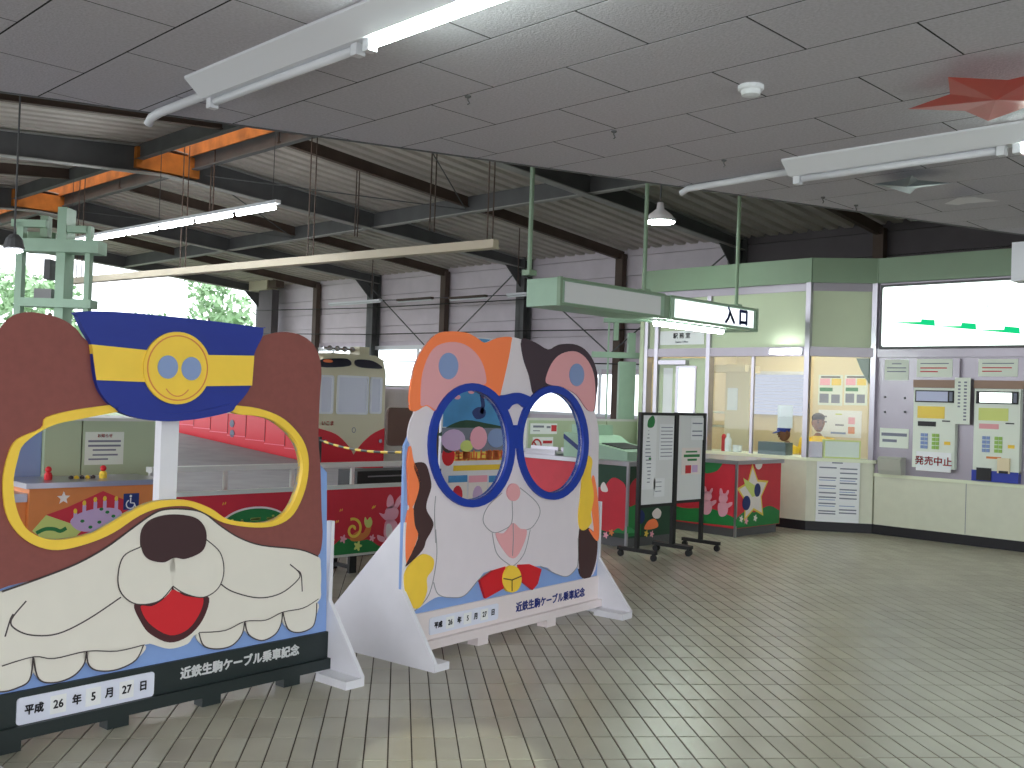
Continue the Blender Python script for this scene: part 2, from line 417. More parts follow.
for v in (8.4, 14.5, 20.55, 26.6):
    r = sthing('roof_rafter', (13, v, zr(18)), 'thin steel rafter between the girders')
    for a, b in ((RU+.5, 18), (-1.5, RU-.5)):
        MB().bar((a, v, zr(a)-.13), (b, v, zr(b)-.13), .012, .2).build('web', 'steel_brown', r)
        MB().bar((a, v, zr(a)-.235), (b, v, zr(b)-.235), .1, .014).build('flange', 'steel_brown', r)
    c = sthing('wall_stud', (17.9, v, 0), 'brown steel stud of the hall wall')
    MB().box(17.82, 17.98, v-.1, v+.1, -1, zr(18)-.1).build('post', 'steel_brown', c)
for u in (13.15, 3.6):
    for v0, v1 in zip(GV[:-1], GV[1:]):
        b = sthing('cross_beam', (u, (v0+v1)/2, zr(u)-.35), 'steel cross beam between two roof girders')
        MB().box(u-.006, u+.006, v0+.01, v1-.01, zr(u)-.34, zr(u)-.03).build('web', 'steel_dark', b)
        MB().box(u-.07, u+.07, v0+.01, v1-.01, zr(u)-.36, zr(u)-.34).build('flange', 'steel_mid', b)
# diagonal rods
for v0, v1 in ((11.4, 14.5), (17.5, 14.5), (17.5, 20.55), (23.6, 20.55)):
    struct(MB().tube([(9.2, v0, zr(9.2)-.3), (13.1, v1, zr(13.1)-.3)], .012, 6).build('brace_rod', 'steel_dark'), 'thin diagonal brace rod under the roof')
    struct(MB().tube([(17.6, v0, 4.7), (17.6, v1, 2.6)], .016, 6).build('brace_rod', 'steel_dark'), 'thin diagonal brace rod on the hall wall')
# hanger rods below the roof
for (u, v, z0) in ((8.9, 16.6, 4.5), (8.95, 16.8, 4.5), (11.0, 15.2, 4.4), (11.06, 15.2, 4.4), (10.6, 12.6, 4.2), (10.7, 12.6, 4.2), (15.5, 15.4, 4.0), (15.5, 20.6, 4.05)):
    struct(MB().tube([(u, v, z0), (u, v, zr(u))], .012, 6).build('hanger_rod', 'steel_brown'), 'thin hanger rod under the roof')
# long wall: courses of siding, a window band
wall = sthing('wall_hall', (18.05, 18, -1), 'pale ribbed siding wall of the hall with a window band')
VM = 17.5
for k in range(15):
    z0, z1 = -1+k*.45, -1+(k+1)*.45-.012; off = .012*(k % 2); zm = (z0+z1)/2
    if not 1.78 < zm < 2.9: MB().box(18.02+off, 18.10, VM, 30, z0, z1).build('siding_board', 'siding', wall)
    if not 1.2 < zm < 2.35:
        MB().box(18.02+off, 18.10, 11.4, VM-.004, z0, z1).build('siding_board', 'siding', wall); MB().box(18.02+off, 18.10, -3, 11.396, z0, z1).build('siding_board', 'siding_dark', wall)  # boards on the office side darkened to stand in for the unlit hall
for a, b, zl, zh in ((VM, 30, 1.76, 2.86), (-3, VM-.004, 1.2, 2.32)):
    MB().box(18.10, 18.14, a, b, -1, zl).build('backing', 'siding', wall); MB().box(18.10, 18.14, a, b, zh, 5.8).build('backing', 'siding', wall)
    MB().box(17.94, 18.06, a, b, zh-.05, zh+.06).build('head_rail', 'white_metal', wall); MB().box(17.96, 18.06, a, b, zl-.03, zl+.03).build('sill_rail', 'white_metal', wall)
wi = 1
for v0 in list(np.arange(9.0, 17.0, 2.03))+list(np.arange(17.65, 29.5, 2.03)):
    zl, zh = (1.23, 2.27) if v0 < 17.2 else (1.79, 2.81); v1 = min(v0+2.03, 29.9) if v0 > 17.2 else min(v0+2.03, 17.35)
    w = sthing('window_%d' % wi, (18.05, (v0+v1)/2, zl), 'bright glazed window in the hall wall band'); wi += 1
    MB().box(18.02, 18.06, v0, v0+.07, zl, zh).build('window_frame', 'white_metal', w)
    MB().box(18.035, 18.04, v0+.07, v1, zl, zh).build('pane', 'glass', w)
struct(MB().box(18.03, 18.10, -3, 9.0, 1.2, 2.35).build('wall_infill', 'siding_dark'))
# platform, ground, other walls
pts = [(9.2, -.02), (12, -.05), (20, -.14), (27, .29), (30, .48)]
mb = MB()
for (a, za), (b, zb) in zip(pts[:-1], pts[1:]):
    mb.hexa([(-3, a, za-.3), (13.45, a, za-.3), (13.45, b, zb-.3), (-3, b, zb-.3), (-3, a, za), (13.45, a, za), (13.45, b, zb), (-3, b, zb)])
struct(mb.build('floor_platform', 'concrete'), 'grey concrete platform sloping up beside the cable car')
struct(MB().box(-80, 120, -60, 140, -1.3, -1.05).build('ground', 'ground'), 'green ground outside the station')
struct(MB().box(11.52, 14.9, 8.86, 8.9, 0, 3.3).build('wall_office_side', 'cream_panel'))
struct(MB().box(-40, 12.2, -40, -5, -.14, -.04).build('floor_bounce_front', M('pavement', (190, 188, 182), .9, var=.08, scale=1)), 'added pale paving outside the open station front that bounces daylight in')  # unseen paving, made pale so daylight bounces up to the low ceiling
struct(MB().box(-40, -4, -5, 9.2, -.14, -.04).build('floor_bounce_side', 'pavement'), 'added pale paving outside the open side that bounces daylight in')  # more unseen pale paving for the bounce light
struct(MB().box(7.5, 12.3, -5.1, -5, -.1, 3.1).build('wall_back_added', M('back_wall', (150, 146, 150), .8)))  # unseen partial wall, added and sized to control daylight on the photo boards
struct(MB().box(-4, 18.1, .9, 1.0, 3.16, 6.3).build('wall_upper_added', 'siding_dark'))  # unseen wall added to stop light leaking in above the low ceiling
struct(MB().box(12.25, 12.4, -5, 1.5, 0, 5.4).build('wall_right', 'siding_dark'))
# ------------------------------------------------------------------ trees beyond the open end
def tree(x, y, z, h, r, lab, seed):
    rn = random.Random(seed); t = thing('tree', lab, 'tree', (x, y, z), 0, 'trees beyond the open end of the hall')
    MB().tube([(x, y, z), (x+.1, y, z+h*.4), (x, y+.1, z+h*.75)], [.2, .14, .07], 7).build('trunk', 'bark', t)
    mb = MB()
    blobs = [(x+rn.uniform(-1, 1)*r*.7, y+rn.uniform(-1, 1)*r*.7, z+h*.62+rn.uniform(-1, 1)*h*.3, r*rn.uniform(.35, .6)) for _ in range(12)]
    for k in range(1500):
        b = blobs[k % 12]; d = np.array([rn.gauss(0, 1) for _ in range(3)]); d /= np.linalg.norm(d); p = np.array(b[:3])+d*b[3]*rn.uniform(.7, 1.05)
        a = np.array([rn.gauss(0, 1) for _ in range(3)]); a /= np.linalg.norm(a); c = np.cross(a, d); c /= np.linalg.norm(c)+1e-6; s_ = .2
        mb.add([p-a*s_, p-c*s_*.5, p+a*s_, p+c*s_*.5], [(0, 1, 2, 3)])
    mb.build('foliage', 'leafy', t)
for i, (px_, D, z, h, r, lab) in enumerate(((-30, 44, -1.1, 8.0, 2.2, 'leafy green tree left of the pale green tower'), (52, 42, -1.1, 7.4, 1.8, 'leafy green tree directly behind the pale green tower'), (142, 56, -1.1, 7.6, 1.5, 'small pale tree above the left side of the dog cap'), (212, 46, -1.1, 7.8, 1.9, 'leafy green tree above the right side of the dog cap'))):
    P = CAM + ray(px_, 280)*D/FPX; tree(P[0], P[1], z, h, r, lab, i)

# ------------------------------------------------------------------ the two photo boards
def board_frame(pa, pb, z):
    A, B = on(*pa, 'z', z), on(*pb, 'z', z); d = B-A; d[2] = 0; d /= np.linalg.norm(d)
    return Frame((A[0], A[1], 0), d, (d[1], -d[0], 0))
LY = .006
def P_(fr, lst, n=5, closed=True): return curve(fr.poly(lst), n, closed)
def conv(lst, sc, ox, oy): return [(x/sc+ox, y/sc+oy) for x, y in lst]
c1 = lambda l: conv(l, 2.6947, 0, 300)          # read off enlarged views
c2 = lambda l: conv(l, 2.6947, 0, 500)
c3 = lambda l: conv(l, 3.4133, 340, 320)
c4 = lambda l: conv(l, 3.4133, 340, 500)

# --- the dog
DF = board_frame((0, 745), (328, 669), .03)
s0 = DF.px(170.5, 540)[0]; sR = DF.px(327.3, 600)[0]; sL = 2*s0-sR
mir = lambda pts: [(2*s0-a, b) for a, b in reversed(pts)]
base = DF.at((sL+sR)/2, 0)
dog = thing('photo_cutout_board', 'brown dog face photo board with blue cap and yellow goggle opening', 'photo board', base, math.atan2(DF.X[1], DF.X[0]))
zb = DF.px(164, 662.5)[1]
hole_px = [(226, 411), (237.5, 414.3), (256, 416), (271, 420.6), (285.7, 431.7), (295, 444.7), (300, 463), (297, 485.5), (287.6, 508), (274.6, 519), (256, 522.6), (226, 519), (208, 508), (185.5, 500), (159.6, 500.4), (144.7, 504), (122.5, 515), (93, 532), (63, 539), (41, 537.5), (24, 528), (14, 508), (11, 482), (15, 459.6), (22, 443), (48, 426), (78, 418.8), (118.8, 411), (137, 408), (193, 408)]
hole = P_(DF, hole_px, 4)
outer_px = [(230, 405), (256, 408.4), (278.3, 417), (293, 430), (302.4, 444.7), (306, 463.3), (302.4, 489), (291, 513.4), (274.6, 524.5), (252, 527), (222.7, 522.7), (204, 513.4), (185.5, 506), (159.6, 507), (137, 515), (111, 532), (85, 543), (55.7, 549.4), (33.4, 545), (15, 532), (3.7, 511.5), (.7, 482), (5.6, 456), (15, 439), (39, 428), (44.5, 417), (74, 409.5), (115, 404), (137, 402), (193, 402)]
gout = P_(DF, outer_px, 4)
# brown head: right side traced, left side its mirror where the frame cuts it off
rear = DF.poly([(256, 341), (265, 335), (282, 332), (299, 335), (312, 344.5), (318.4, 359.4), (320, 374), (318.4, 396.5), (317, 437), (319, 467), (320, 508), (321, 537.5), (316, 556)])
low = DF.poly([(297, 552), (260, 550), (219, 535), (190, 520)])
lear_vis = DF.poly([(20, 313), (37, 313), (59, 318.5), (74, 328), (83.5, 339)])
leftside = [(2*s0-a, b) for a, b in rear][::-1]
leftside = [q for q in leftside if q[0] < DF.px(5, 400)[0]] 
head = curve(rear+low+mir(low)+leftside+lear_vis+DF.poly([(100, 345), (170, 350), (230, 352)]), 4)
MB().plate(DF, [head, gout], 0, LY*2).build('head_panel', 'brown_head', dog)
back_out = [(sL, zb), (sR, zb), DF.px(327, 472.5), DF.px(316, 460), DF.px(312, 420), DF.px(240, 396), DF.px(170, 392), DF.px(100, 390)]
back_out += [(2*s0-a, b) for a, b in [DF.px(312, 420), DF.px(316, 460), DF.px(327, 472.5)]]
MB().plate(DF, [back_out, hole], -.02, 0).build('backing_panel', 'sky_blue', dog)
MB().plate(DF, [gout, hole], -.02, LY*4).build('goggle_frame', 'yellow', dog)
# muzzle and lower fringe
mtop = DF.poly([(316, 556), (297, 549), (260, 545), (237.5, 537.5), (219, 526), (202, 513), (185.5, 509), (163, 509), (148.4, 515), (130, 528), (104, 547), (74, 563.5), (37, 578), (0, 591)])
mright = DF.poly([(316, 556), (318.5, 566), (318.5, 585), (315, 602)])
lobes = []
lob = [[(315, 602), (314, 617), (310, 627), (297, 632), (286, 628), (281, 611)], [(281, 611), (279, 624), (273, 634), (260, 640), (247, 634), (243, 620.6)], [(243, 620.6), (240, 634), (230, 645), (215, 648.4), (202, 645), (197, 632)]]
rl = [DF.poly(l) for l in lob]
lobL = [[(142, 644), (134, 659.5), (115, 669), (96.5, 670), (87, 664), (85, 650)], [(85, 650), (82, 664), (70.5, 676), (52, 682), (37, 678), (31.5, 656)], [(31.5, 656), (28, 679), (15, 687.4), (0, 691), (-14, 688), (-22, 672)]]
ll = [DF.poly(l) for l in lobL]
tipL = [(2*s0-a, b) for a, b in mright]
face = curve(mright+DF.poly([(281, 611), (243, 620.6), (197, 632)])+DF.poly([(185.5, 643), (167, 648), (148, 643), (142, 644), (85, 650), (31.5, 656), (-22, 668)])+list(reversed(tipL))+list(reversed(mtop))[:-1], 4)
mz = MB().plate(DF, face, 0, LY*3.2).build('muzzle', 'cream', dog)
for l in rl+ll:
    MB().plate(DF, curve(l, 5), 0, LY*2.4).build('fringe_lobe', 'cream', dog)
    MB().ribbon(DF, curve(l[:], 5, False), .006, LY*2.2, LY*2.6).build('fringe_outline', 'outline', dog)
ol = []
seamR = c2([(530, 355), (600, 350), (655, 325), (710, 322), (757, 300), (810, 290), (852, 265)]); seamL = c2([(0, 445), (85, 420), (140, 425), (230, 405), (310, 405), (383, 388)])
for l in (seamR, seamL): ol.append(MB().ribbon(DF, P_(DF, l, 4, False), .004, LY*3, LY*3.4))
for l in ([(65, 270), (25, 320), (35, 345), (80, 362), (150, 358), (230, 320), (320, 260)], [(8, 366), (22, 320), (30, 305)], [(583, 220), (620, 245), (690, 262), (750, 250), (795, 215), (800, 195), (775, 172)], [(808, 245), (805, 200), (795, 188)]):
    ol.append(MB().ribbon(DF, P_(DF, c2(l), 5, False), .006, LY*3, LY*3.4))
ol.append(MB().ribbon(DF, curve(mtop, 4, False), .007, LY*2.8, LY*3.4))
each('muzzle_line', 'outline', mz, ol)
mouth = c2([(355, 280), (375, 330), (400, 360), (450, 382), (500, 365), (540, 320), (557, 262), (520, 258), (490, 250), (458, 228), (430, 262), (400, 278)])
mo = MB().plate(DF, P_(DF, mouth, 4), 0, LY*3.6).build('mouth', 'mouth_dark', dog)
MB().plate(DF, P_(DF, c2([(372, 285), (395, 330), (450, 362), (500, 345), (532, 300), (540, 262), (515, 260), (488, 255), (458, 240), (430, 268), (402, 284)]), 4), 0, LY*4).build('tongue', 'red', mo)
pl = [(458, 150), (370, 125), (325, 150), (310, 205), (320, 250), (360, 278), (420, 270), (458, 230)]
pr = [(458, 230), (490, 250), (540, 260), (580, 235), (595, 190), (585, 140), (548, 105), (458, 150)]
for l in (pl, pr):
    k = P_(DF, c2(l), 5); w = MB().plate(DF, k, 0, LY*4.2).build('muzzle_puff', 'cream', dog)
    e = l[1:] if l is pl else l[:-1]
    MB().ribbon(DF, P_(DF, c2(e), 5, False), .005, LY*4, LY*4.4).build('puff_outline', 'outline', w)
MB().plate(DF, P_(DF, [(139, 530), (148.4, 519), (167, 514), (189, 516), (200, 524.5), (203, 537.5), (198.5, 550.5), (182, 558), (170.7, 557), (159.6, 561.6), (144.7, 558), (138.4, 547)], 5), 0, LY*5.2).build('nose', 'nose_dark', dog)
# cap
cap = [(74, 312), (111, 312), (167, 316.7), (222.7, 323), (259, 328), (259, 328), (258, 337), (249.4, 356), (247, 385), (230, 407.6), (222, 412), (193, 417), (163, 419.5), (137, 417), (117, 411), (102, 400), (91.7, 380), (87.2, 344.5), (80, 330), (74, 316.7)]
cp = MB().plate(DF, P_(DF, cap, 4), 0, LY*6).build('cap', 'cap_blue', dog)
MB().plate(DF, P_(DF, [(114, 406), (137, 411), (163, 413.5), (193, 411), (226, 404), (229, 408.5), (222, 412.5), (193, 418.5), (163, 421), (137, 418.5), (116, 412)], 4), 0, LY*7.5).build('cap_brim', 'cap_blue', cp)
MB().plate(DF, DF.poly([(87.2, 344.5), (141, 350), (202, 355), (249.4, 355.7), (247.2, 385.4), (202, 386), (143, 382), (92.2, 380)]), 0, LY*6.8).build('cap_band', 'yellow', cp)
bc = DF.px(172.5, 368); rx = DF.px(205, 371)[0]-bc[0]; ry = bc[1]-DF.px(172.5, 404)[1]
bd = MB().plate(DF, ell(*bc, rx, ry, 44), 0, LY*8).build('cap_badge', 'yellow', cp)
MB().ribbon(DF, ell(*bc, rx*.89, ry*.89, 44), .006, LY*7.8, LY*8.3, True).ribbon(DF, [(bc[0]+rx*.5*math.cos(a), bc[1]+ry*.78*math.sin(a)) for a in np.linspace(-2.3, -.85, 12)], .005, LY*7.8, LY*8.3).build('badge_line', 'mural_orange', cp)
for x, y, r_ in ((162, 367, 10), (185.5, 368.6, 9.7)):
    q = DF.px(x, y); q2 = DF.px(x+r_, y); MB().plate(DF, ell(*q, q2[0]-q[0], DF.px(x, y-11.6)[1]-q[1], 28), 0, LY*8.6).build('badge_dot', 'dot_blue', cp)
# white post behind the goggles, base band, plates, feet
pa, pb_ = DF.px(162.5, 470)[0], DF.px(180, 470)[0]
MB().fbox(DF, pa, pb_, zb+.02, DF.px(170, 392)[1], -.075, -.022).build('back_post', 'white_paint', dog)
bt = DF.px(164, 662.5)[1]
MB().fbox(DF, sL, sR, .06, bt, 0, LY*3).build('base_band', 'band_dark', dog)
MB().fbox(DF, sL, sR, .045, .10, -.03, .045).build('base_rail', 'band_dark', dog)
for k in (.12, .37, .62, .87): 
    a = sL+(sR-sL)*k; MB().fbox(DF, a-.05, a+.05, 0, .045, -.03, .04).build('base_foot', 'band_dark', dog)
def name_plate(fr, thing_, box, d, matb):
    a0, a1, b0, b1 = box; pl_ = MB().plate(fr, rrect(a0, a1, b0, b1, .015), d, d+.005).build('date_plate', matb, thing_)
    w = a1-a0; h = b1-b0
    for txt, k in (('26', .28), ('5', .53), ('27', .78)):
        MB().fbox(fr, a0+w*(k-.055), a0+w*(k+.055), b0+h*.16, b0+h*.84, d+.005, d+.0075).build('date_card', 'ink_white', pl_)
    for txt, k, s_ in (('平成', .115, .40), ('26', .28, .44), ('年', .41, .42), ('5', .53, .44), ('月', .65, .42), ('27', .78, .44), ('日', .91, .42)):
        MB().text(fr, txt, a0+w*k, (b0+b1)/2, h*s_, d+.007, d+.009, bold=h*.012, sx=.9).build('date_text', 'ink', pl_)
q0 = DF.px(14, 712); q1 = DF.px(151.5, 682)
hz = (DF.px(14, 700)[1]-DF.px(18.5, 726)[1])
zm = (q0[1]+q1[1])/2
name_plate(DF, dog, (q0[0], q1[0], zm-hz/2, zm+hz/2), LY*3, 'plate_white')
qa, qb = DF.px(178, 674), DF.px(297, 649.5)
tw = (qb[0]-qa[0])/12
TITLE = '近鉄生駒ケーブル乗車記念'
MB().text(DF, TITLE, (qa[0]+qb[0])/2, (qa[1]+qb[1])/2, tw, LY*3, LY*3+.002, bold=.0022).build('title_text', 'ink_white', dog)
def wing(fr, s_, zfr, zbk, front, backw, matn, parent, zf=.05, th=.022, sgn=1):
    pts = [fr.at(s_, 0, front), fr.at(s_, zf, front), fr.at(s_, zfr, .012), fr.at(s_, zbk, .012), fr.at(s_, zbk, -.025), fr.at(s_, zf+.1, -backw), fr.at(s_, 0, -backw)]
    w = MB().prism(pts, fr.X*th*sgn).build('support_wing', matn, parent)
    a, b = sorted((s_-.1*sgn, s_))
    MB().fbox(fr, a, b, 0, .042, LY*3+.03, front).build('wing_foot', matn, parent)
wing(DF, sR, .40, .82, .29, .55, 'white_paint', dog)
wing(DF, sL, .40, .82, .29, .55, 'white_paint', dog, sgn=-1)

# --- the cat
CF = board_frame((434, 646), (598, 604.5), .05)
cl, cr_ = CF.px(402.5, 560)[0], CF.px(598.7, 540)[0]
cat = thing('photo_cutout_board', 'white calico cat face photo board with round blue glasses and bow', 'photo board', CF.at((cl+cr_)/2, 0), math.atan2(CF.X[1], CF.X[0]))
zbT = (CF.px(413, 611)[1]+CF.px(598, 578)[1])/2
def ring(cx, cy, rx_, ry_, n=44): 
    return CF.poly([(cx+rx_*math.cos(a), cy+ry_*math.sin(a)-.0*math.cos(a)) for a in [2*math.pi*k/n for k in range(n)]])
LO, LI = ring(469, 445, 43, 62), ring(469, 445, 36.5, 54.5)
RO, RI = ring(550, 442.5, 35.5, 57), ring(550, 442.5, 30.5, 50)
headc = c3([(232, 290), (240, 200), (265, 120), (310, 60), (350, 40), (420, 42), (460, 60), (490, 78), (530, 62), (580, 58), (612, 65), (660, 75), (705, 100), (740, 85), (790, 82), (830, 100), (860, 140), (875, 200), (870, 260), (866, 312), (875, 350), (880, 400), (878, 500)])
leftc = c3([(240, 450), (228, 400), (235, 350), (250, 310)])
body = headc + [(597, 500), (596, 560)] + c4([(850, 262), (812, 235), (808, 215), (800, 235), (770, 260), (730, 250), (680, 225), (510, 240), (470, 270), (420, 325), (370, 330), (330, 330), (300, 345), (250, 375), (225, 345)]) + [(404, 560), (408, 500)] + leftc
MB().plate(CF, [P_(CF, body, 3), LI, RI], 0, LY*1.6).build('face_panel', 'cat_white', cat)
MB().plate(CF, [[(cl, zbT), (cr_, zbT), CF.px(598.5, 430), CF.px(560, 372), CF.px(500, 352), CF.px(440, 365), CF.px(405, 446)], LI, RI], -.02, 0).build('backing_panel', 'sky_blue', cat)
orange = c3([(232, 290), (240, 200), (265, 120), (310, 60), (350, 40), (420, 42), (460, 60), (490, 78), (530, 62), (578, 58), (578, 80), (570, 130), (545, 240), (535, 262), (500, 232), (470, 222), (400, 235), (330, 310), (290, 292), (250, 312)])
LOc = LO
MB().plate(CF, [P_(CF, orange, 3)], 0, LY*2.4).build('ear_patch', 'cat_orange', cat)
dark = c3([(615, 66), (660, 76), (705, 101), (740, 85), (790, 82), (830, 100), (860, 140), (875, 200), (870, 260), (864, 308), (845, 300), (790, 240), (740, 222), (690, 235), (657, 258), (640, 190), (620, 130)])
MB().plate(CF, [P_(CF, dark, 3)], 0, LY*2.4).build('ear_patch', 'cat_dark', cat)
for l in (c3([(268, 275), (275, 180), (310, 100), (370, 75), (430, 90), (475, 140), (492, 212), (460, 222), (400, 232), (335, 292), (322, 308), (292, 290), (272, 294)]), c3([(695, 207), (715, 150), (750, 115), (800, 108), (840, 140), (862, 200), (862, 300), (838, 306), (800, 255), (750, 228), (715, 222)])):
    MB().plate(CF, P_(CF, l, 4), 0, LY*3).build('inner_ear', 'cat_pink', cat)
for (x, y, a, b) in ((446, 366, 9.7, 13.3), (574.4, 374.8, 7.4, 11.3)):
    MB().plate(CF, ring(x, y, a, b, 28), 0, LY*3.6).build('ear_dot', 'dot_blue', cat)
for l, m_, nm in (([(235, 430), (245, 480), (262, 520), (266, 560), (250, 620), (232, 640), (228, 560), (226, 480)], 'cat_orange', 'fur_stripe'), ([(245, 500), (258, 486), (285, 490), (300, 530), (305, 570), (290, 620), (290, 650), (312, 690), (305, 720), (288, 750), (275, 785), (225, 835), (222, 828), (262, 745), (250, 700), (246, 650), (252, 620), (264, 560)], 'cat_brown', 'fur_stripe')):
    MB().plate(CF, P_(CF, c3(l), 4), 0, LY*2.6).build(nm, m_, cat)
for l, m_, d in (([(240, 20), (262, 110), (235, 190), (222, 218), (218, 150), (224, 60)], 'cat_orange', 2.2), ([(215, 245), (245, 205), (280, 183), (312, 200), (310, 235), (290, 265), (290, 310), (270, 360), (245, 368), (225, 340), (213, 290)], 'yellow', 2.8), ([(812, 100), (845, 95), (872, 130), (870, 200), (850, 262), (830, 268), (812, 235)], 'cat_brown', 2.2)):
    MB().plate(CF, P_(CF, c4(l), 4), 0, LY*d).build('fur_stripe', m_, cat)
for l, m_, d in (([(858, 530), (850, 590), (855, 650), (862, 720), (848, 712), (845, 718), (876, 752), (877, 640), (868, 560)], 'cat_orange', 2.4), ([(825, 480), (840, 462), (855, 480), (850, 530), (860, 600), (850, 660), (852, 690), (830, 716), (812, 708), (808, 660), (815, 600)], 'yellow', 2.8)):
    MB().plate(CF, P_(CF, c3(l), 4), 0, LY*d).build('fur_stripe', m_, cat)
gl = MB(); gl.plate(CF, [LO, LI], -.02, LY*5); gl.plate(CF, [RO, RI], -.02, LY*5)
gl.plate(CF, P_(CF, c3([(535, 262), (560, 255), (600, 248), (640, 262), (655, 268), (632, 300), (618, 298), (600, 285), (578, 290), (560, 305)]), 5), 0, LY*4.7)
gl.plate(CF, CF.poly([(510.5, 425), (515.5, 425), (515.5, 448), (510.5, 448)]), 0, LY*4.9)
gl.build('glasses', 'glasses_blue', cat)
MB().plate(CF, ring(511.4, 492, 6.4, 8.8, 24), 0, LY*3.4).build('nose', 'cat_pink', cat)
ln = []
for l in ([(548, 590), (505, 630), (485, 670), (490, 700), (520, 725), (555, 715), (582, 690), (583, 615)], [(582, 695), (610, 715), (650, 708), (678, 660), (665, 620), (610, 572)], [(322, 600), (318, 660), (322, 760)]):
    ln.append(MB().ribbon(CF, P_(CF, c3(l), 5, False), .005, LY*1.4, LY*2))
for l in ([(515, 110), (530, 180), (570, 218), (590, 222), (625, 180), (645, 100)], [(322, 100), (325, 200), (300, 320), (250, 378)], [(315, 280), (330, 320), (370, 332), (420, 325), (470, 270), (510, 240)], [(680, 225), (730, 250), (770, 260), (800, 235), (808, 210), (808, 130)]):
    ln.append(MB().ribbon(CF, P_(CF, c4(l), 5, False), .005, LY*1.4, LY*2))
each('face_line', 'outline_soft', cat, ln)
mo = MB().plate(CF, P_(CF, c4([(527, 112), (540, 150), (575, 195), (600, 190), (625, 140), (632, 102), (610, 97), (585, 78), (555, 112)]), 4), 0, LY*2.2).build('mouth', 'cat_pink', cat)
MB().ribbon(CF, CF.poly(c4([(585, 78), (586, 130), (583, 190)])), .006, LY*2, LY*2.5).build('mouth_line', 'outline_soft', mo)
bow = MB().plate(CF, CF.poly(c4([(470, 272), (520, 238), (558, 226), (548, 268), (552, 300), (520, 318), (490, 335), (480, 305)])), 0, LY*3)
bow.plate(CF, CF.poly(c4([(600, 220), (640, 218), (681, 235), (668, 285), (650, 306), (625, 286), (604, 270)])), 0, LY*3); bow = bow.build('bow', 'red', cat)
be = MB().plate(CF, ring(509.3, 578.5, 9.5, 13.5, 28), 0, LY*4).build('bell', 'yellow', cat)
MB().ribbon(CF, CF.poly([(500.5, 578), (509, 579.5), (518.5, 575.5)]), .007, LY*3.9, LY*4.4).ribbon(CF, CF.poly([(509, 579), (509, 590.5)]), .006, LY*3.9, LY*4.4).build('bell_line', 'brown_board', be)
MB().fbox(CF, cl, cr_, .07, zbT, 0, LY*2.4).build('base_band', 'cream_band', cat)
MB().fbox(CF, cl, cr_, .05, .10, -.03, .05).build('base_rail', 'cream_band', cat)
for x in (477, 545):
    a = CF.px(x, 632)[0]; MB().fbox(CF, a-.05, a+.05, 0, .05, -.03, .05).build('base_foot', 'cream_band', cat)
q0, q1 = CF.px(427, 626), CF.px(496, 611); hz = CF.px(428, 617)[1]-CF.px(428, 634)[1]; zm = (q0[1]+q1[1])/2
name_plate(CF, cat, (q0[0], q1[0], zm-hz*.5, zm+hz*.5), LY*2.4, 'plate_white')
qa, qb = CF.px(514, 607), CF.px(583, 593)
MB().text(CF, TITLE, (qa[0]+qb[0])/2, (qa[1]+qb[1])/2, (qb[0]-qa[0])/12, LY*2.4, LY*2.4+.002, bold=.0022).build('title_text', 'ink_blue', cat)
wing(CF, cl+.02, .41, .79, .27, .64, 'white_paint', cat, sgn=-1)
wing(CF, cr_-.01, .39, .79, .29, .64, 'white_paint', cat)

# ------------------------------------------------------------------ ceiling lights, detector, hooks, stars
def ceiling_batten(u, v_far, lab, both=False):
    L = 1.26; v0, v1 = v_far-2*L, v_far
    t = thing('fluorescent_batten', lab, 'ceiling light', (u, (v0+v1)/2, CZ-.13), 0, 'long battens on the low ceiling')
    prof = [(-.13, 0), (-.13, -.012), (-.04, -.088), (.04, -.088), (.13, -.012), (.13, 0)]
    MB().prism([(u+a, v0, CZ+b) for a, b in prof], (0, v1-v0, 0)).build('reflector', 'white_metal', t)
    for k in range(2):
        a, b = v1-k*L-.04, v1-(k+1)*L+.04
        lit = (k == 1) or both
        MB().tube([(u, a-.03, CZ-.106), (u, b+.03, CZ-.106)], .019, 10).build('tube', TUBE if lit else 'white_metal', t, True)
        for e in (a, b): MB().box(u-.022, u+.022, e-.02, e+.02, CZ-.135, CZ-.07).build('socket', 'white_metal', t)
    return t
ceiling_batten(2.40, 4.56, 'white fluorescent batten nearest the camera with its near tube lit')
ceiling_batten(8.6, 1.0, 'added unseen fill light batten over the ticket machines beyond the right edge', both=True)  # added out of view to brighten the right side of the concourse
ceiling_batten(2.40, .9, 'added unseen fill light batten overhead behind the first one', both=True)  # lit batten out of view, added as fill for the concourse
ceiling_batten(5.52, -.4, 'added unseen fill light batten overhead behind the star batten', both=True)  # also an added fill lamp, never in view
ceiling_batten(5.52, 3.16, 'white fluorescent batten beside the red foil star')
tag(MB().tube([(2.44, 5.30, CZ-.07), (2.44, 5.26, CZ-.04), (2.445, 5.18, CZ-.028), (2.44, 4.57, CZ-.028)], .024, 8).build('conduit', 'white_metal', None, True), 'bent white conduit running to the lit ceiling batten', 'conduit')
tag(MB().tube([(5.66, 4.08, CZ-.05), (5.655, 4.02, CZ-.028), (5.6, 3.17, CZ-.028)], .022, 8).build('conduit', 'white_metal', None, True), 'straight white conduit running to the batten by the star', 'conduit')
P = on(751, 86, 'z', CZ)
sd = thing('smoke_detector', 'round white smoke detector on the ceiling tiles', 'smoke detector', (P[0], P[1], CZ-.05))
MB().lathe((P[0], P[1], CZ-.022), [(.055, 0), (.06, .006), (.06, .022)], 20).build('base', 'white_metal', sd)
MB().lathe((P[0], P[1], CZ-.05), [(.02, 0), (.042, .006), (.048, .028)], 20).build('sensor', 'white_metal', sd)
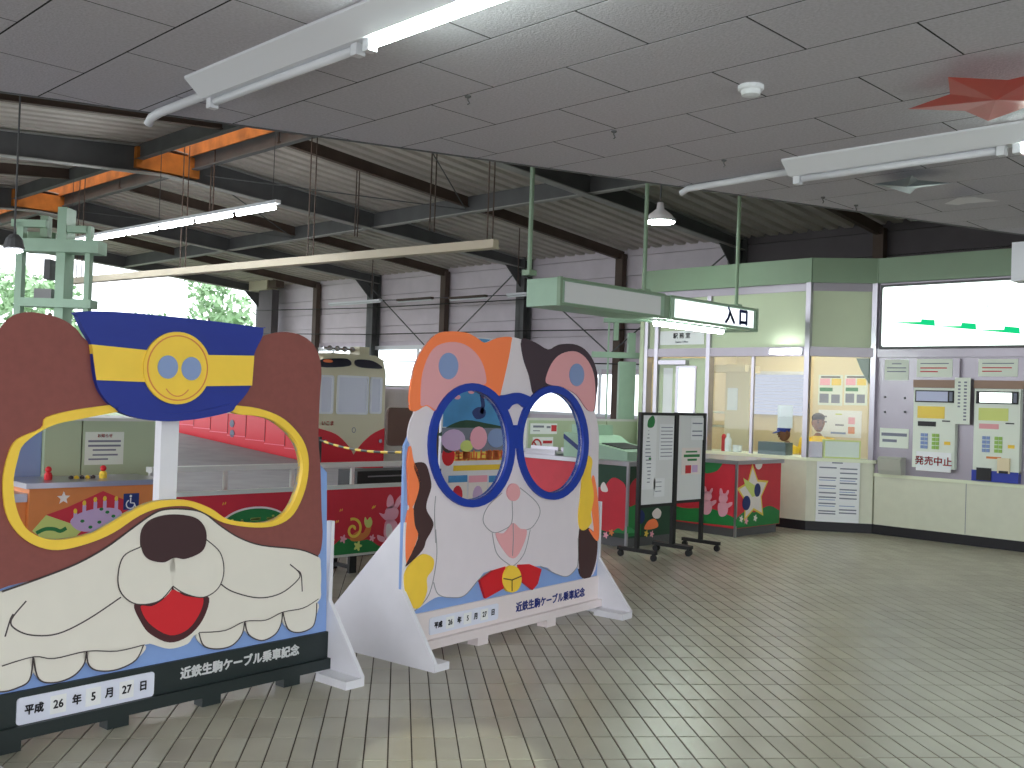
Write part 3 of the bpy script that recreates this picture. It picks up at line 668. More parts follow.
for (x, y, lab) in ((468, 96, 'tiny dark hook on the ceiling left of the hanging rods'), (614, 131, 'tiny dark hook on the ceiling below left of the smoke detector'), (724, 160, 'tiny dark hook on the ceiling just above the straight conduit'), (823, 197, 'tiny dark hook on the ceiling below the star batten'), (856, 205, 'tiny dark hook on the ceiling left of the blue foil star')):
    P = on(x, y, 'z', CZ)
    h = thing('ceiling_hook', lab, 'hook', (P[0], P[1], CZ-.04), 0, 'small hooks in the ceiling')
    MB().lathe((P[0], P[1], CZ-.008), [(.014, 0), (.016, .008)], 8).build('plate', 'steel_dark', h)
    MB().tube([(P[0], P[1], CZ), (P[0], P[1], CZ-.02), (P[0]+.012, P[1], CZ-.033), (P[0], P[1], CZ-.042)], .004, 5).build('hook', 'steel_dark', h)
def foil_star(name, lab, pts, matn, zc, grp=True):
    Q = [on(x, y, 'z', zc) for x, y in pts]; c = np.mean(Q, 0); n = len(Q)
    v = [tuple(q) for q in Q]+[(c[0], c[1], zc-.015), (c[0], c[1], zc+.02)]
    f = [((i+1) % n, i, n) for i in range(n)]+[(i, (i+1) % n, n+1) for i in range(n)]
    return tag(MB().add(v, f).build(name, matn), lab, 'decoration', 'foil stars hung from the ceiling')
foil_star('foil_star', 'large red foil star hanging under the ceiling', [(908, 109), (950, 94), (948, 77), (1008, 80), (1050, 70), (1052, 88), (1070, 102), (1030, 106), (988, 121), (965, 111)], 'foil_red', 2.9)
foil_star('foil_star', 'blue grey foil star beyond the batten', [(872, 184), (893, 181), (906, 178), (912, 175), (918, 180), (952, 183), (916, 188), (910, 194), (900, 191), (893, 189)], 'foil_blue', 2.93)
foil_star('foil_star', 'small white foil star near the ceiling edge', [(944, 204), (958, 198), (974, 197), (1000, 201), (968, 202), (958, 205)], 'white_paint', 2.94)
foil_star('foil_star', 'small red foil star at the right edge behind the batten', [(1012, 152), (1024, 150), (1032, 147), (1044, 152), (1036, 155), (1024, 156)], 'foil_red', 2.94)
P = on(1012, 240, 'z', 2.96)
sp = thing('wall_speaker', 'white box speaker hung at the ceiling edge on the right', 'speaker', (P[0]+.1, P[1]-.12, 2.6))
MB().box(P[0], P[0]+.2, P[1]-.3, P[1], 2.62, 2.94).build('cabinet', 'white_metal', sp)
MB().box(P[0]-.008, P[0], P[1]-.28, P[1]-.02, 2.64, 2.92).build('grille', 'white_metal', sp)
MB().box(P[0]+.08, P[0]+.12, P[1]-.17, P[1]-.13, 2.94, 3.02).build('bracket', 'white_metal', sp)

# ------------------------------------------------------------------ lights hung in the hall
zt = 4.2
A, B = on(68, 244, 'z', zt), on(278, 207, 'z', zt)
row = thing('tube_light_row', 'row of lit fluorescent tubes hung on wires in the hall', 'hanging light', tuple((A+B)/2))
MB().bar(A+(0, 0, .08), B+(0, 0, .08), .09, .05).build('channel', 'white_metal', row)
nt_ = 6
for k in range(nt_):
    a, b = A+(B-A)*(k+.07)/nt_, A+(B-A)*(k+.93)/nt_
    MB().tube([a, b], .03, 10).build('tube', TUBE2, row, True)
for k in (0.02, .5, .98):
    p = A+(B-A)*k; MB().tube([p+(0, 0, .1), (p[0], p[1], zr(p[0])-.31)], .006, 5).build('wire', 'steel_dark', row)
zt = 3.6
A, B = on(70, 281, 'z', zt), on(496, 243.5, 'z', zt)
tr = thing('cable_trough', 'long pale cable trough hung across the hall', 'cable trough', tuple((A+B)/2))
MB().bar(A, B, .12, .11).build('channel', 'trough', tr); MB().bar(A+(0, 0, -.06), B+(0, 0, -.06), .16, .014).build('cover', 'trough', tr)
for k in (.03, .35, .66, .99):
    p = A+(B-A)*k
    for dd in (-.05, .05): MB().tube([p+(dd, 0, .05), (p[0]+dd, p[1], zr(p[0]))], .01, 6).build('hanger', 'steel_brown', tr)
P = CAM + ray(660, 222)*12.5/FPX
pn = thing('pendant_lamp', 'bright round pendant lamp hung beside the sign rod', 'pendant lamp', tuple(P))
MB().lathe(tuple(P), [(.19, 0), (.2, .02), (.13, .1), (.05, .16), (.04, .24)], 24).build('shade', 'white_metal', pn, True)
MB().lathe((P[0], P[1], P[2]-.02), [(.1, 0), (.18, .012), (.185, .03)], 24).build('lens', TUBE, pn)
MB().tube([P+(0, 0, .2), (P[0], P[1], zr(P[0]))], .012, 6).build('stem', 'steel_dark', pn)
for i, ((xa, ya), (xb, yb), lab) in enumerate((((330, 303), (381, 301), 'unlit white tube light by the wall above the cable car'), ((398, 300), (432, 298), 'unlit tube light by the wall left of the cat board ears'), ((450, 298), (486, 296), 'unlit tube light by the wall above the cat board'), ((508, 295), (528, 293), 'unlit tube light by the wall beside the hanging sign'))):
    A, B = on(xa, ya, 'u', 17), on(xb, yb, 'u', 17); z = (A[2]+B[2])/2; A[2] = B[2] = z
    f = thing('wall_tube_light', lab, 'tube light', tuple((A+B)/2), 0, 'unlit tube lights along the hall wall')
    MB().bar(A, B, .12, .05).build('housing', 'white_metal' if i in (0, 3) else 'steel_brown', f); MB().tube([A-(0, 0, .05), B-(0, 0, .05)], .02, 6).build('tube', 'white_metal', f)
    for k in (.12, .88):
        p = A+(B-A)*k; MB().tube([p, (18.05, p[1], p[2]+.12)], .012, 5).build('bracket', 'steel_dark', f)
# duct box on the far wall
P = on(268, 288, 'u', 17.6)
du = thing('duct_box', 'pale duct box on the hall wall behind the dog ear', 'duct', tuple(P))
MB().box(17.25, 17.65, P[1]-.5, P[1]+.6, P[2]-.1, P[2]+.5).build('box', 'trough', du); MB().box(17.3, 17.6, P[1]-.95, P[1]-.5, P[2]-.05, P[2]+.45).build('motor', 'steel_brown', du)
MB().box(17.4, 17.65, P[1]-.6, P[1]+.2, P[2]-2.2, P[2]-.1).build('duct', 'siding_dark', du)
for k in range(3):
    tag(MB().tube([(17.2, 29, 4.1-.75*k), (17.3, 23, 3.95-.75*k), (17.2, 17, 3.9-.75*k), (17.3, 10, 3.8-.75*k)], .014, 5).build('cable', 'black'), '%s black cable strung along the hall wall' % ('top', 'middle', 'lowest')[k], 'cable', 'cables strung along the hall wall')

# ------------------------------------------------------------------ hanging entrance sign
sv = 6.5; SF = FV(sv)
(aL, zT), (aM, _), (aR, _) = SF.px(560, 277), SF.px(668, 294), SF.px(757, 309); zB = SF.px(563, 305.5)[1]; zT = 2.687
dep = on(527, 285, 'u', aL)[1]-sv
sg = thing('hanging_sign', 'pale green hanging entrance sign box lit at its right end', 'sign', ((aL+aR)/2, sv+dep/2, zB))
MB().box(aL, aM-.06, sv, sv+dep, zB, zT).build('blank_box', 'pale_green', sg)
MB().box(aM+.06, aR, sv, sv+dep, zB, zT).build('lit_box', 'pale_green', sg)
MB().box(aM-.06, aM+.06, sv+.015, sv+dep-.015, zB+.01, zT-.01).build('joint', 'green_fascia', sg)
for a, b, m_ in ((aL+.07, aM-.13, 'paper'), (aM+.13, aR-.08, SIGNENT)):
    MB().fbox(SF, a, b, zB+.035, zT-.035, 0, .006).build('face_panel', m_, sg)
for a, b in ((aL, aM-.06), (aM+.06, aR)):
    for c_, d_ in ((zB, zB+.025), (zT-.025, zT)): MB().fbox(SF, a, b, c_, d_, -.001, .014).build('edge_trim', 'green_fascia', sg)
MB().box(aR-.01, aR+.02, sv-.01, sv+dep, zB-.005, zT+.005).build('end_cap', 'green_fascia', sg)
MB().box(aL-.005, aL+.03, sv-.012, sv+.03, zB-.005, zT+.005).build('end_cap', 'green_fascia', sg)
x1, x2 = SF.px(730, 316)[0], SF.px(742, 318)[0]
zc = (zB+zT)/2
MB().text(SF, '入', x1-.01, zc-.005, .21, .006, .01, bold=.011).build('letter', 'ink_blue', sg)
MB().text(SF, '口', SF.px(742, 316)[0]+.02, zc-.005, .21, .006, .01, bold=.011).build('letter', 'ink_blue', sg)
a, b = SF.px(664, 323)[0], SF.px(731, 328)[0]
MB().tube([(a, sv+.12, zB-.045), (b, sv+.12, zB-.045)], .024, 10).build('under_tube', TUBE, sg, True)
MB().box(a-.03, b+.03, sv+.08, sv+.16, zB-.02, zB).build('tube_base', 'white_metal', sg)
for x, y in ((545, 250), (660, 250), (751, 290)):
    a = SF.px(x, y)[0]; MB().tube([(a, sv+dep*.45, zT), (a, sv+dep*.45, zr(a))], .022, 8).build('hanging_rod', 'green_fascia', sg); MB().box(a-.05, a+.05, sv+dep*.45-.05, sv+dep*.45+.05, zT, zT+.05).build('rod_collar', 'green_fascia', sg)

# ------------------------------------------------------------------ painted barriers in front of the platform
def flower(fr, mb, x, z, r, d): mb.plate(fr, [(x+r*(1+.35*math.cos(5*t))*math.cos(t)*.8, z+r*(1+.35*math.cos(5*t))*math.sin(t)*.8) for t in [2*math.pi*k/30 for k in range(30)]], d, d+.003)
fv = 6.9; BF = FV(fv)
zp0, zp1, zrail = .165, .74, .89
def barrier(a0, a1, mat_, lab):
    t = thing('barrier', lab, 'barrier', ((a0+a1)/2, fv+.05, 0))
    MB().fbox(BF, a0, a1, zp0, zp1-.03, -.03, 0).build('panel', mat_, t)
    MB().fbox(BF, a0, a1, zp1-.03, zp1, -.05, .015).build('top_edge', 'rail', t)
    MB().fbox(BF, a0, a1, zp0-.02, zp0, -.04, .008).build('bottom_edge', 'rail', t)
    for a in np.linspace(a0+.15, a1-.15, max(2, int((a1-a0)/.8)+1)):
        MB().fbox(BF, a-.035, a+.035, 0, zp0-.02, -.04, -.005).build('leg', 'black', t); MB().fbox(BF, a-.03, a+.03, 0, .1, -.34, -.27).build('leg', 'black', t)
        MB().fbox(BF, a-.015, a+.015, .03, .06, -.34, -.02).build('brace', 'black', t)
    return t
a0 = BF.px(172, 480)[0]; a1 = 6.0
bR = barrier(a0, a1, 'mural_red', 'red painted barrier with snail, rabbit and green grass')
MB().fbox(BF, a0, a1, zrail-.03, zrail+.01, -.42, -.32).build('rear_rail', 'rail', bR)
for a in np.linspace(a0+.02, a1-.05, 5): MB().fbox(BF, a-.015, a+.015, 0, zrail-.03, -.39, -.36).build('rail_post', 'rail', bR)
# painted pictures on it
gr = MB(); xs = np.linspace(BF.px(327, 550)[0], a1, 30)
gr.plate(BF, [(x, zp0+.09+.035*math.sin(9*x)+.02*math.sin(23*x)) for x in xs]+[(a1, zp0), (xs[0], zp0)], 0, .002)
gr.build('mural_grass', 'mural_green', bR)
for x, y, r in ((343, 539, .035), (372, 538, .03), (392, 541, .03)):
    fl_ = MB(); flower(BF, fl_, *BF.px(x, y), r, .002); fl_.build('mural_flower', 'mural_pink', bR)
fl_ = MB(); flower(BF, fl_, *BF.px(357.5, 546), .042, .002); fl_.build('mural_flower', 'mural_lime', bR)
cx, cz = BF.px(353, 529.5)
sn = MB(); sn.ribbon(BF, [(cx+(.012+.0098*t)*math.cos(t), cz+(.012+.0098*t)*math.sin(t)) for t in np.linspace(0, 8.2, 40)], .022, .002, .006)
sn.build('mural_snail_shell', 'mural_yellow', bR)
MB().plate(BF, curve(BF.poly([(350, 537), (358, 531), (363, 533), (368, 523), (371, 525), (369, 534), (362, 540), (352, 541)]), 4), .0015, .004).build('mural_snail_body', 'mural_orange', bR)
MB().plate(BF, curve(BF.poly([(364, 522), (365, 517), (367, 520), (370, 517), (372, 522), (370, 527), (366, 527)]), 4), .002, .006).build('mural_snail_head', 'mural_lime', bR)
rb = MB()
for l in ([(379, 513), (384, 514), (386, 509), (392, 506), (398, 510), (397, 517), (391, 521), (385, 520)], [(387, 507), (387, 499), (390, 494.5), (393, 499), (393, 507)], [(394, 507), (396, 500), (401, 495), (401, 501), (397, 508)], [(386, 521), (394, 520), (398, 527), (397, 538), (390, 541), (384, 536), (384, 527)], [(377, 535), (381, 536), (385, 538), (383, 542), (378, 540)]):
    rb.plate(BF, curve(BF.poly(l), 4), .002, .005)
rb.build('mural_rabbit', 'mural_pink', bR)
MB().plate(BF, curve(BF.poly([(386, 525), (390, 524), (392, 530), (390, 538), (386, 536)]), 4), .005, .006).build('mural_rabbit_belly', 'mural_white', bR)
for x, y in ((341, 510.5), (337, 522), (374, 507), (333, 541), (373, 508), (224, 504)):
    q = BF.px(x, y); MB().ribbon(BF, [(q[0]-.012, q[1]-.008), (q[0]-.004, q[1]+.012)], .006, .001, .003).ribbon(BF, [(q[0]+.006, q[1]-.004), (q[0]+.014, q[1]+.014)], .006, .001, .003).build('mural_spark', 'mural_gold', bR)['kind'] = 'stuff'
# green oval name panel seen through the goggles
oc = BF.px(255, 522); 
ov = MB().plate(BF, ell(oc[0], oc[1]-.05, .32, .17, 40), 0, .004).build('mural_oval_rim', 'mural_white', bR)
MB().plate(BF, ell(oc[0], oc[1]-.05, .305, .155, 40), .003, .006).build('mural_oval', 'mural_green', ov)
MB().text(BF, 'いこま', oc[0], oc[1]-.03, .15, .006, .008, bold=.004).build('mural_oval_text', 'mural_lime', ov)
# orange counter seen through the left goggle
oa0, oa1 = BF.px(29, 500)[0], BF.px(163, 480)[0]
oc_ = thing('gate_counter', 'orange painted counter with birthday cake and wheelchair sign', 'counter', ((oa0+oa1)/2, fv+.25, 0))
MB().box(oa0, oa1, fv, fv+.45, 0, .81).build('body', 'mural_orange', oc_)
MB().box(oa0-.03, oa1+.02, fv-.03, fv+.48, .81, .845).build('top', 'stainless', oc_)
MB().box(oa0-.32, oa0-.003, fv+.04, fv+.4, 0, .72).build('end_box', 'mural_orange', oc_); MB().box(oa0-.34, oa0-.002, fv+.02, fv+.42, .72, .775).build('end_top', 'stainless', oc_)
MB().plate(BF, starpts(*BF.px(63.5, 498), .045, .02), 0, .003).build('mural_star', 'mural_white', oc_)
MB().plate(BF, BF.poly([(46, 515), (68, 507), (103, 491), (120, 498), (150, 509), (160, 520), (120, 545), (30, 545)]), 0, .002).build('mural_hill', 'mural_red', oc_)
ck = MB(); ck.plate(BF, curve(BF.poly([(70, 522), (80, 513), (100, 508), (118, 509), (122, 516), (116, 522), (100, 530), (80, 531)]), 4), .002, .005); ck.build('mural_cake', 'mural_purple', oc_)
for x, y in ((75, 516), (84, 508), (95, 505), (104.5, 504), (116, 504)): q = BF.px(x, y); MB().plate(BF, [(q[0]-.012, q[1]-.035), (q[0]+.012, q[1]-.035), (q[0]+.012, q[1]+.02), (q[0], q[1]+.04), (q[0]-.012, q[1]+.02)], .004, .007).build('mural_candle', 'mural_purple', oc_)
for x, y in ((75, 511), (84, 503), (95, 499.5), (104.5, 498.5), (116, 498.5)): q = BF.px(x, y); MB().plate(BF, ell(q[0], q[1], .012, .018, 10), .004, .008).build('mural_flame', 'mural_gold', oc_)
for x, y in ((82, 521), (90, 527), (99, 522), (107, 512), (101, 509), (113, 516)): q = BF.px(x, y); MB().plate(BF, ell(q[0], q[1], .014, .011, 10), .004, .008).build('mural_berry', 'mural_green', oc_)
MB().plate(BF, BF.poly([(32, 531), (46, 515), (84, 528), (70, 542), (50, 545)]), .001, .004).build('mural_card', 'mural_lime', oc_)
MB().ribbon(BF, curve(BF.poly([(36, 533), (45, 529), (54, 529), (60, 531), (66, 528)]), 4, False), .025, .003, .006).build('mural_swoosh', 'mural_green', oc_)
w0, w1 = BF.px(123, 510), BF.px(139, 493)
wc = MB().fbox(BF, w0[0], w1[0], w0[1], w1[1], 0, .004).build('access_sign', 'navy', oc_)
k = (w1[0]-w0[0]); mx_, mz_ = w0[0], w0[1]; kh = (w1[1]-w0[1])
MB().plate(BF, ell(mx_+k*.45, mz_+kh*.84, k*.08, k*.08, 12), .004, .006).ribbon(BF, [(mx_+k*.45, mz_+kh*.74), (mx_+k*.45, mz_+kh*.42), (mx_+k*.68, mz_+kh*.4), (mx_+k*.8, mz_+kh*.15)], k*.08, .004, .006).ribbon(BF, [(mx_+k*.45+k*.27*math.cos(a), mz_+kh*.34+k*.27*math.sin(a)) for a in np.linspace(2.0, 6.0, 14)], k*.07, .004, .006).build('wheelchair_symbol', 'ink_white', wc)
# small things on the counter
for x, lab in ((60, 'small red bottle cap ornament at the left on the orange counter'), (115.5, 'small red figure ornament at the right on the orange counter')):
    a = BF.px(x, 470)[0]
    o = thing('ornament', lab, 'ornament', (a, fv+.2, .845), 0, 'ornaments on the orange counter')
    MB().lathe((a, fv+.2, .845), [(.025, 0), (.028, .03), (.02, .05)], 10).build('body', 'red' if x < 100 else 'mural_gold', o); MB().ball((a, fv+.2, .845+.07), .022).build('head', 'red', o)
for k in range(5):
    a = BF.px(84+k*5.6, 477)[0]; o = tag(MB().lathe((a, fv+.22, .845), [(.016, 0), (.018, .012), (.006, .022)], 8).build('candy', 'mural_gold' if k % 2 else 'outline'), '%s small round token from the left in a row on the orange counter' % ('first', 'second', 'third', 'fourth', 'fifth')[k], 'token', 'row of tokens on the orange counter')
# green booth behind it
GF = FV(7.9)
g0, g1, gz = GF.px(45, 440)[0], GF.px(154.5, 440)[0], GF.px(100, 421)[1]
bo = thing('ticket_booth', 'pale green panelled booth behind the orange counter', 'booth', ((g0+g1)/2, 8.2, 0))
gm = GF.px(82, 440)[0]
MB().box(g0, gm-.006, 7.9, 8.6, 0, gz).build('panel', 'green_panel', bo); MB().box(gm+.006, g1, 7.9, 8.6, 0, gz).build('panel', 'green_panel', bo)
MB().box(g0-.42, g0-.005, 7.95, 8.6, 0, gz-.05).build('panel', 'dot_blue', bo)
MB().box(g0, g1, 7.89, 8.61, gz, gz+.025).build('cap_rail', 'rail', bo)
def sheet(name, lab, fr, a0, a1, b0, b1, mat_='paper', rows=(), texts=(), d=.001, cat_='notice', grp=None, blocks=()):
    """a flat notice: rows are (t fraction, s start, s end, height fraction, ink)"""
    t = thing(name, lab, cat_, fr.at((a0+a1)/2, b0, d), math.atan2(fr.X[1], fr.X[0]), grp)
    MB().fbox(fr, a0, a1, b0, b1, d, d+.003).build('sheet', mat_, t); w, h = a1-a0, b1-b0
    inks = {}
    for (k, s0_, s1_, hh, ink) in rows: inks.setdefault(ink, MB()).fbox(fr, a0+w*s0_, a0+w*s1_, b0+h*(k-hh/2), b0+h*(k+hh/2), d+.003, d+.0042)
    for ink, m_ in inks.items(): m_.build('printed_lines', ink, t)['kind'] = 'stuff'
    for (s0_, s1_, k0, k1, ink) in blocks: MB().fbox(fr, a0+w*s0_, a0+w*s1_, b0+h*k0, b0+h*k1, d+.003, d+.0045).build('printed_block', ink, t)
    for (body_, s_, k, sz, ink) in texts: MB().text(fr, body_, a0+w*s_, b0+h*k, h*sz, d+.0045, d+.006, bold=h*sz*.02).build('printed_text', ink, t)
    return t
n0, n1 = GF.px(84, 465), GF.px(124, 432)
sheet('notice', 'pale green notice on the booth behind the orange counter', GF, n0[0], n1[0], n0[1], n1[1], 'paper_green', [(.72, .08, .92, .06, 'ink_grey'), (.58, .08, .92, .06, 'ink_grey'), (.45, .2, .8, .05, 'ink_grey'), (.3, .2, .85, .05, 'ink_grey'), (.17, .1, .6, .05, 'ink_grey')], [('お知らせ', .5, .88, .12, 'ink_red')])
# black cabinet, brown board behind the barrier
kf = FV(7.6); q0, q1 = kf.px(357, 483), kf.px(402, 470)
kb = thing('low_cabinet', 'black low cabinet behind the red barrier', 'cabinet', ((q0[0]+q1[0])/2, 7.75, 0))
MB().box(q0[0], q1[0]+.5, 7.6, 7.9, 0, q1[1]).build('body', 'black', kb); MB().box(q0[0]+.12, q1[0]+.38, 7.592, 7.6, q0[1]+.05, q0[1]+.062).build('handle', 'stainless', kb)
kf = FV(9.0); q0, q1 = kf.px(387, 446), kf.px(414, 408)
bb = thing('sign_board', 'dark brown rounded board on a post behind the barrier', 'board', ((q0[0]+q1[0])/2, 9.03, 0))
MB().plate(kf, rrect(q0[0], q1[0]+.1, q0[1], q1[1], .06), -.03, 0).build('board', 'brown_board', bb)
MB().box(q1[0]-.0, q1[0]+.05, 9.03, 9.07, -.02, q1[1]).build('post', 'black', bb); MB().box(q1[0]-.2, q1[0]+.25, 8.9, 9.2, -.02, .02).build('foot', 'black', bb)

# ------------------------------------------------------------------ gate counters
def gate_counter(u0, u1, v0, v1, zt_, mat_s, mat_f, lab):
    t = thing('gate_counter', lab, 'counter', ((u0+u1)/2, (v0+v1)/2, 0))
    MB().box(u0+.03, u1-.03, v0+.03, v1-.03, 0, .1).build('plinth', 'steel_dark', t)
    MB().box(u0, u1, v0, v1, .1, zt_-.045).build('body', mat_s, t)
    MB().box(u0-.03, u1+.02, v0-.03, v1+.02, zt_-.045, zt_).build('top', 'stainless', t)
    MB().box(u0-.006, u0+.02, v0-.006, v0+.02, 0, zt_-.045).build('corner_strip', 'stainless', t)
    return t
C1 = gate_counter(8.28, 9.1, 6.52, 8.7, .895, 'mural_dkgreen', None, 'dark green painted gate counter behind the whiteboards')
S1 = FU(8.28); E1f = FV(6.52)
mr = MB(); mr.plate(S1, curve(S1.poly([(597, 490), (604, 487), (612, 478), (620, 480), (626, 488), (626, 512), (624, 530), (618, 528), (610, 532), (597, 524)]), 4), 0, .003); mr.build('mural_flame_shape', 'mural_red', C1)
MB().plate(S1, curve([(-8.69, .15), (-6.55, .15), (-6.55, .24), (-6.9, .22), (-7.3, .27), (-7.7, .22), (-8.69, .25)], 3), 0, .002).build('mural_grass', 'mural_green', C1)
MB().plate(S1, [(-8.69, .28), (-7.05, .28), (-7.05, .845), (-8.69, .845)], 0, .004).build('mural_red_field', 'mural_red', C1)
MB().plate(S1, curve(S1.poly([(601, 486), (604, 482), (608, 489), (607, 492), (602, 491)]), 4), .002, .005).build('mural_leaf', 'mural_white', C1)
fl_ = MB(); flower(S1, fl_, *S1.px(606, 535), .035, .003); fl_.build('mural_flower', 'mural_pink', C1)
fl_ = MB(); flower(S1, fl_, *S1.px(611.5, 532.5), .035, .003); fl_.build('mural_flower', 'mural_orange', C1)
q0, q1 = E1f.px(625, 545), E1f.px(638, 500)
MB().plate(E1f, [(8.29, .12), (8.52, .12), (8.52, .32), (8.42, .45), (8.29, .42)], 0, .003).build('mural_teal_field', 'mural_green', C1)
MB().plate(E1f, curve([(8.3, .45), (8.45, .4), (8.6, .5), (8.7, .42), (8.85, .56), (8.8, .72), (8.6, .78), (8.4, .72), (8.3, .62)], 4), 0, .002).build('mural_red_field', 'mural_red', C1)
MB().plate(E1f, ell(*E1f.px(640, 517), .075, .075, 18), .002, .005).build('mural_disc', 'navy', C1)
fl_ = MB(); flower(E1f, fl_, *E1f.px(646, 533.5), .035, .003); fl_.build('mural_flower', 'mural_yellow', C1)
fl_ = MB(); flower(E1f, fl_, *E1f.px(651.5, 534), .035, .003); fl_.build('mural_flower', 'mural_pink', C1)
MB().plate(E1f, curve(E1f.poly([(644, 529), (648, 521), (655, 519), (658, 526), (652, 529)]), 4), .002, .005).build('mural_figure', 'cat_orange', C1)
MB().plate(E1f, curve(E1f.poly([(652, 513), (657, 508), (661, 512), (659, 518), (654, 518)]), 4), .002, .005).build('mural_figure', 'mural_white', C1)
# ticket reader on it
MC = thing('ticket_reader', 'pale green sloping ticket reader on the gate counter', 'ticket machine', (8.72, 7.3, .895))
ml = lambda u: [(u, 6.62, .895), (u, 7.52, .895), (u, 7.52, 1.16), (u, 7.2, 1.13), (u, 7.08, 1.06), (u, 6.62, .99)]
MB().prism(ml(8.38), (.6, 0, 0)).build('body', 'pale_green', MC)
MB().prism([(8.372, 7.52, 1.14), (8.372, 7.52, 1.09), (8.372, 7.24, .93), (8.372, 7.2, .96)], (.008, 0, 0)).build('side_stripe', 'navy', MC)
MB().prism([(8.46, 6.74, 1.01), (8.86, 6.74, 1.01), (8.86, 7.04, 1.056), (8.46, 7.04, 1.056)], (0, 0, .008)).build('screen', 'black', MC)
MB().box(8.6, 8.7, 6.614, 6.62, .905, .96).build('slot', M('teal', (30, 140, 120), .5), MC)
MB().box(8.46, 8.9, 7.25, 7.48, 1.135, 1.25).build('display_box', 'pale_green', MC)
for k, (va, vb) in enumerate(((7.62, 8.1), (8.15, 8.6))):
    tr_ = thing('steel_tray', 'flat steel tray on the gate counter, %s' % ('next to the ticket reader' if k == 0 else 'at its far end'), 'tray', (8.7, (va+vb)/2, .895), 0, 'steel trays on the gate counter')
    MB().box(8.35, 9.0, va, vb, .895, .91).build('base', 'stainless', tr_); MB().box(8.35, 8.37, va, vb, .91, .95).build('lip', 'stainless', tr_); MB().box(8.98, 9.0, va, vb, .91, .95).build('lip', 'stainless', tr_)
C2 = gate_counter(10.08, 11.06, 6.36, 8.2, .885, 'mural_red', None, 'red painted gate counter with white rabbits and gold star')
S2 = FU(10.08); E2 = FV(6.36)
MB().plate(S2, curve([(-8.19, .13), (-6.37, .13), (-6.37, .22), (-6.7, .3), (-7.1, .27), (-7.5, .33), (-8.19, .3)], 4), 0, .002).build('mural_grass', 'mural_green', C2)
MB().plate(S2, curve(S2.poly([(705, 459), (722, 461), (718, 470), (710, 473), (705, 472)]), 4), 0, .003).build('mural_leaf', 'mural_green', C2)
for cx, cz in ((707, 505), (723, 507)):
    rb = MB()
    for l in ([(-4, -8), (-2, -13), (3, -13), (5, -8), (2, -4), (-2, -4)], [(-3, -12), (-3, -18), (-1, -18), (0, -12)], [(2, -12), (5, -17), (6, -15), (4, -11)], [(-4, -4), (4, -4), (5, 4), (2, 9), (-3, 9), (-5, 3)], [(4, -3), (9, -5), (9, -2), (5, 1)]):
        rb.plate(S2, curve(S2.poly([(cx+a, cz+b) for a, b in l]), 4), .002, .005)
    rb.build('mural_rabbit', 'mural_pink', C2)
MB().plate(E2, curve([(10.09, .22), (10.3, .3), (10.5, .27), (10.8, .33), (11.05, .26)], 5, False)+[(11.05, .105), (10.09, .105)], 0, .002).build('mural_grass', 'mural_green', C2)
MB().plate(E2, starpts(*E2.px(753, 494), .36, .19, rot=math.pi/2+.1), .001, .003).build('mural_star', 'mural_yellow', C2)
MB().plate(E2, starpts(*E2.px(753, 494), .31, .165, rot=math.pi/2+.1), .002, .004).build('mural_star_face', 'mural_white', C2)
MB().plate(E2, E2.poly([(743, 478), (757, 487), (757, 495), (752, 497), (745, 486)]), .003, .006).build('mural_car', 'mural_lime', C2)
MB().plate(E2, ell(*E2.px(757, 490), .07, .08, 20), .003, .007).build('mural_disc', 'navy', C2)
MB().plate(E2, ell(*E2.px(746, 503), .085, .085, 20), .003, .007).build('mural_disc', 'navy', C2)
MB().plate(E2, ell(*E2.px(758.5, 463.5), .08, .07, 20), .003, .006).build('mural_balloon', 'mural_white', C2)
for x, y in ((741, 519), (755, 518)):
    fl_ = MB(); flower(E2, fl_, *E2.px(x, y), .04, .003); fl_.build('mural_flower', 'mural_white', C2)
fl_ = MB(); flower(E2, fl_, *E2.px(746, 521), .04, .003); fl_.build('mural_flower', 'mural_pink', C2)

# ------------------------------------------------------------------ whiteboards on casters
def whiteboard(u0, u1, v, lab, z0, z1):
    fr = FV(v); t = thing('whiteboard', lab, 'whiteboard', ((u0+u1)/2, v, 0), 0, 'whiteboards on casters by the gate')
    MB().fbox(fr, u0+.03, u1-.03, z0+.025, z1-.025, -.015, .004).build('board', 'whiteboard', t)
    for a, b, c, d in ((u0, u1, z0, z0+.028), (u0, u1, z1-.028, z1)): MB().fbox(fr, a, b, c, d, -.02, .012).build('frame_bar', 'black', t)
    for a in (u0, u1):
        MB().fbox(fr, a-.02, a+.02, .09, z1, -.022, .014).build('post', 'black', t)
        MB().box(a-.022, a+.022, v-.23, v+.23, .065, .1).build('foot', 'black', t)
        for dv in (-.2, .2):
            MB().tube([(a-.014, v+dv, .032), (a+.014, v+dv, .032)], .032, 10).build('caster', 'black', t)
            MB().box(a-.01, a+.01, v+dv-.012, v+dv+.012, .03, .07).build('caster_fork', 'black', t)
    return t
wv = 6.03; WF = FV(wv)
W1 = whiteboard(7.83, 8.40, wv, 'whiteboard with a white paper roll and green drop mark', .49, 1.42)
W2 = whiteboard(8.46, 8.95, wv+.03, 'whiteboard with a small pale blue notice low down', .50, 1.425)
x0, x1 = WF.px(641, 450)[0], WF.px(655, 450)[0]
def hang(fr, lab, p0, p1, mat_='paper', **k):
    a0_, b0_ = fr.px(*p0); a1_, b1_ = fr.px(*p1); return sheet('notice', lab, fr, a0_, a1_, b0_, b1_, mat_, **k)
hang(WF.off(.005), 'long white handwritten paper on the left whiteboard', (640, 490), (657, 416), rows=[(k, .35+.1*math.sin(9*k), .55+.12*math.sin(5*k), .012, 'ink_grey') for k in np.linspace(.1, .85, 16)]+[(.42, .5, .66, .03, 'mural_green')])
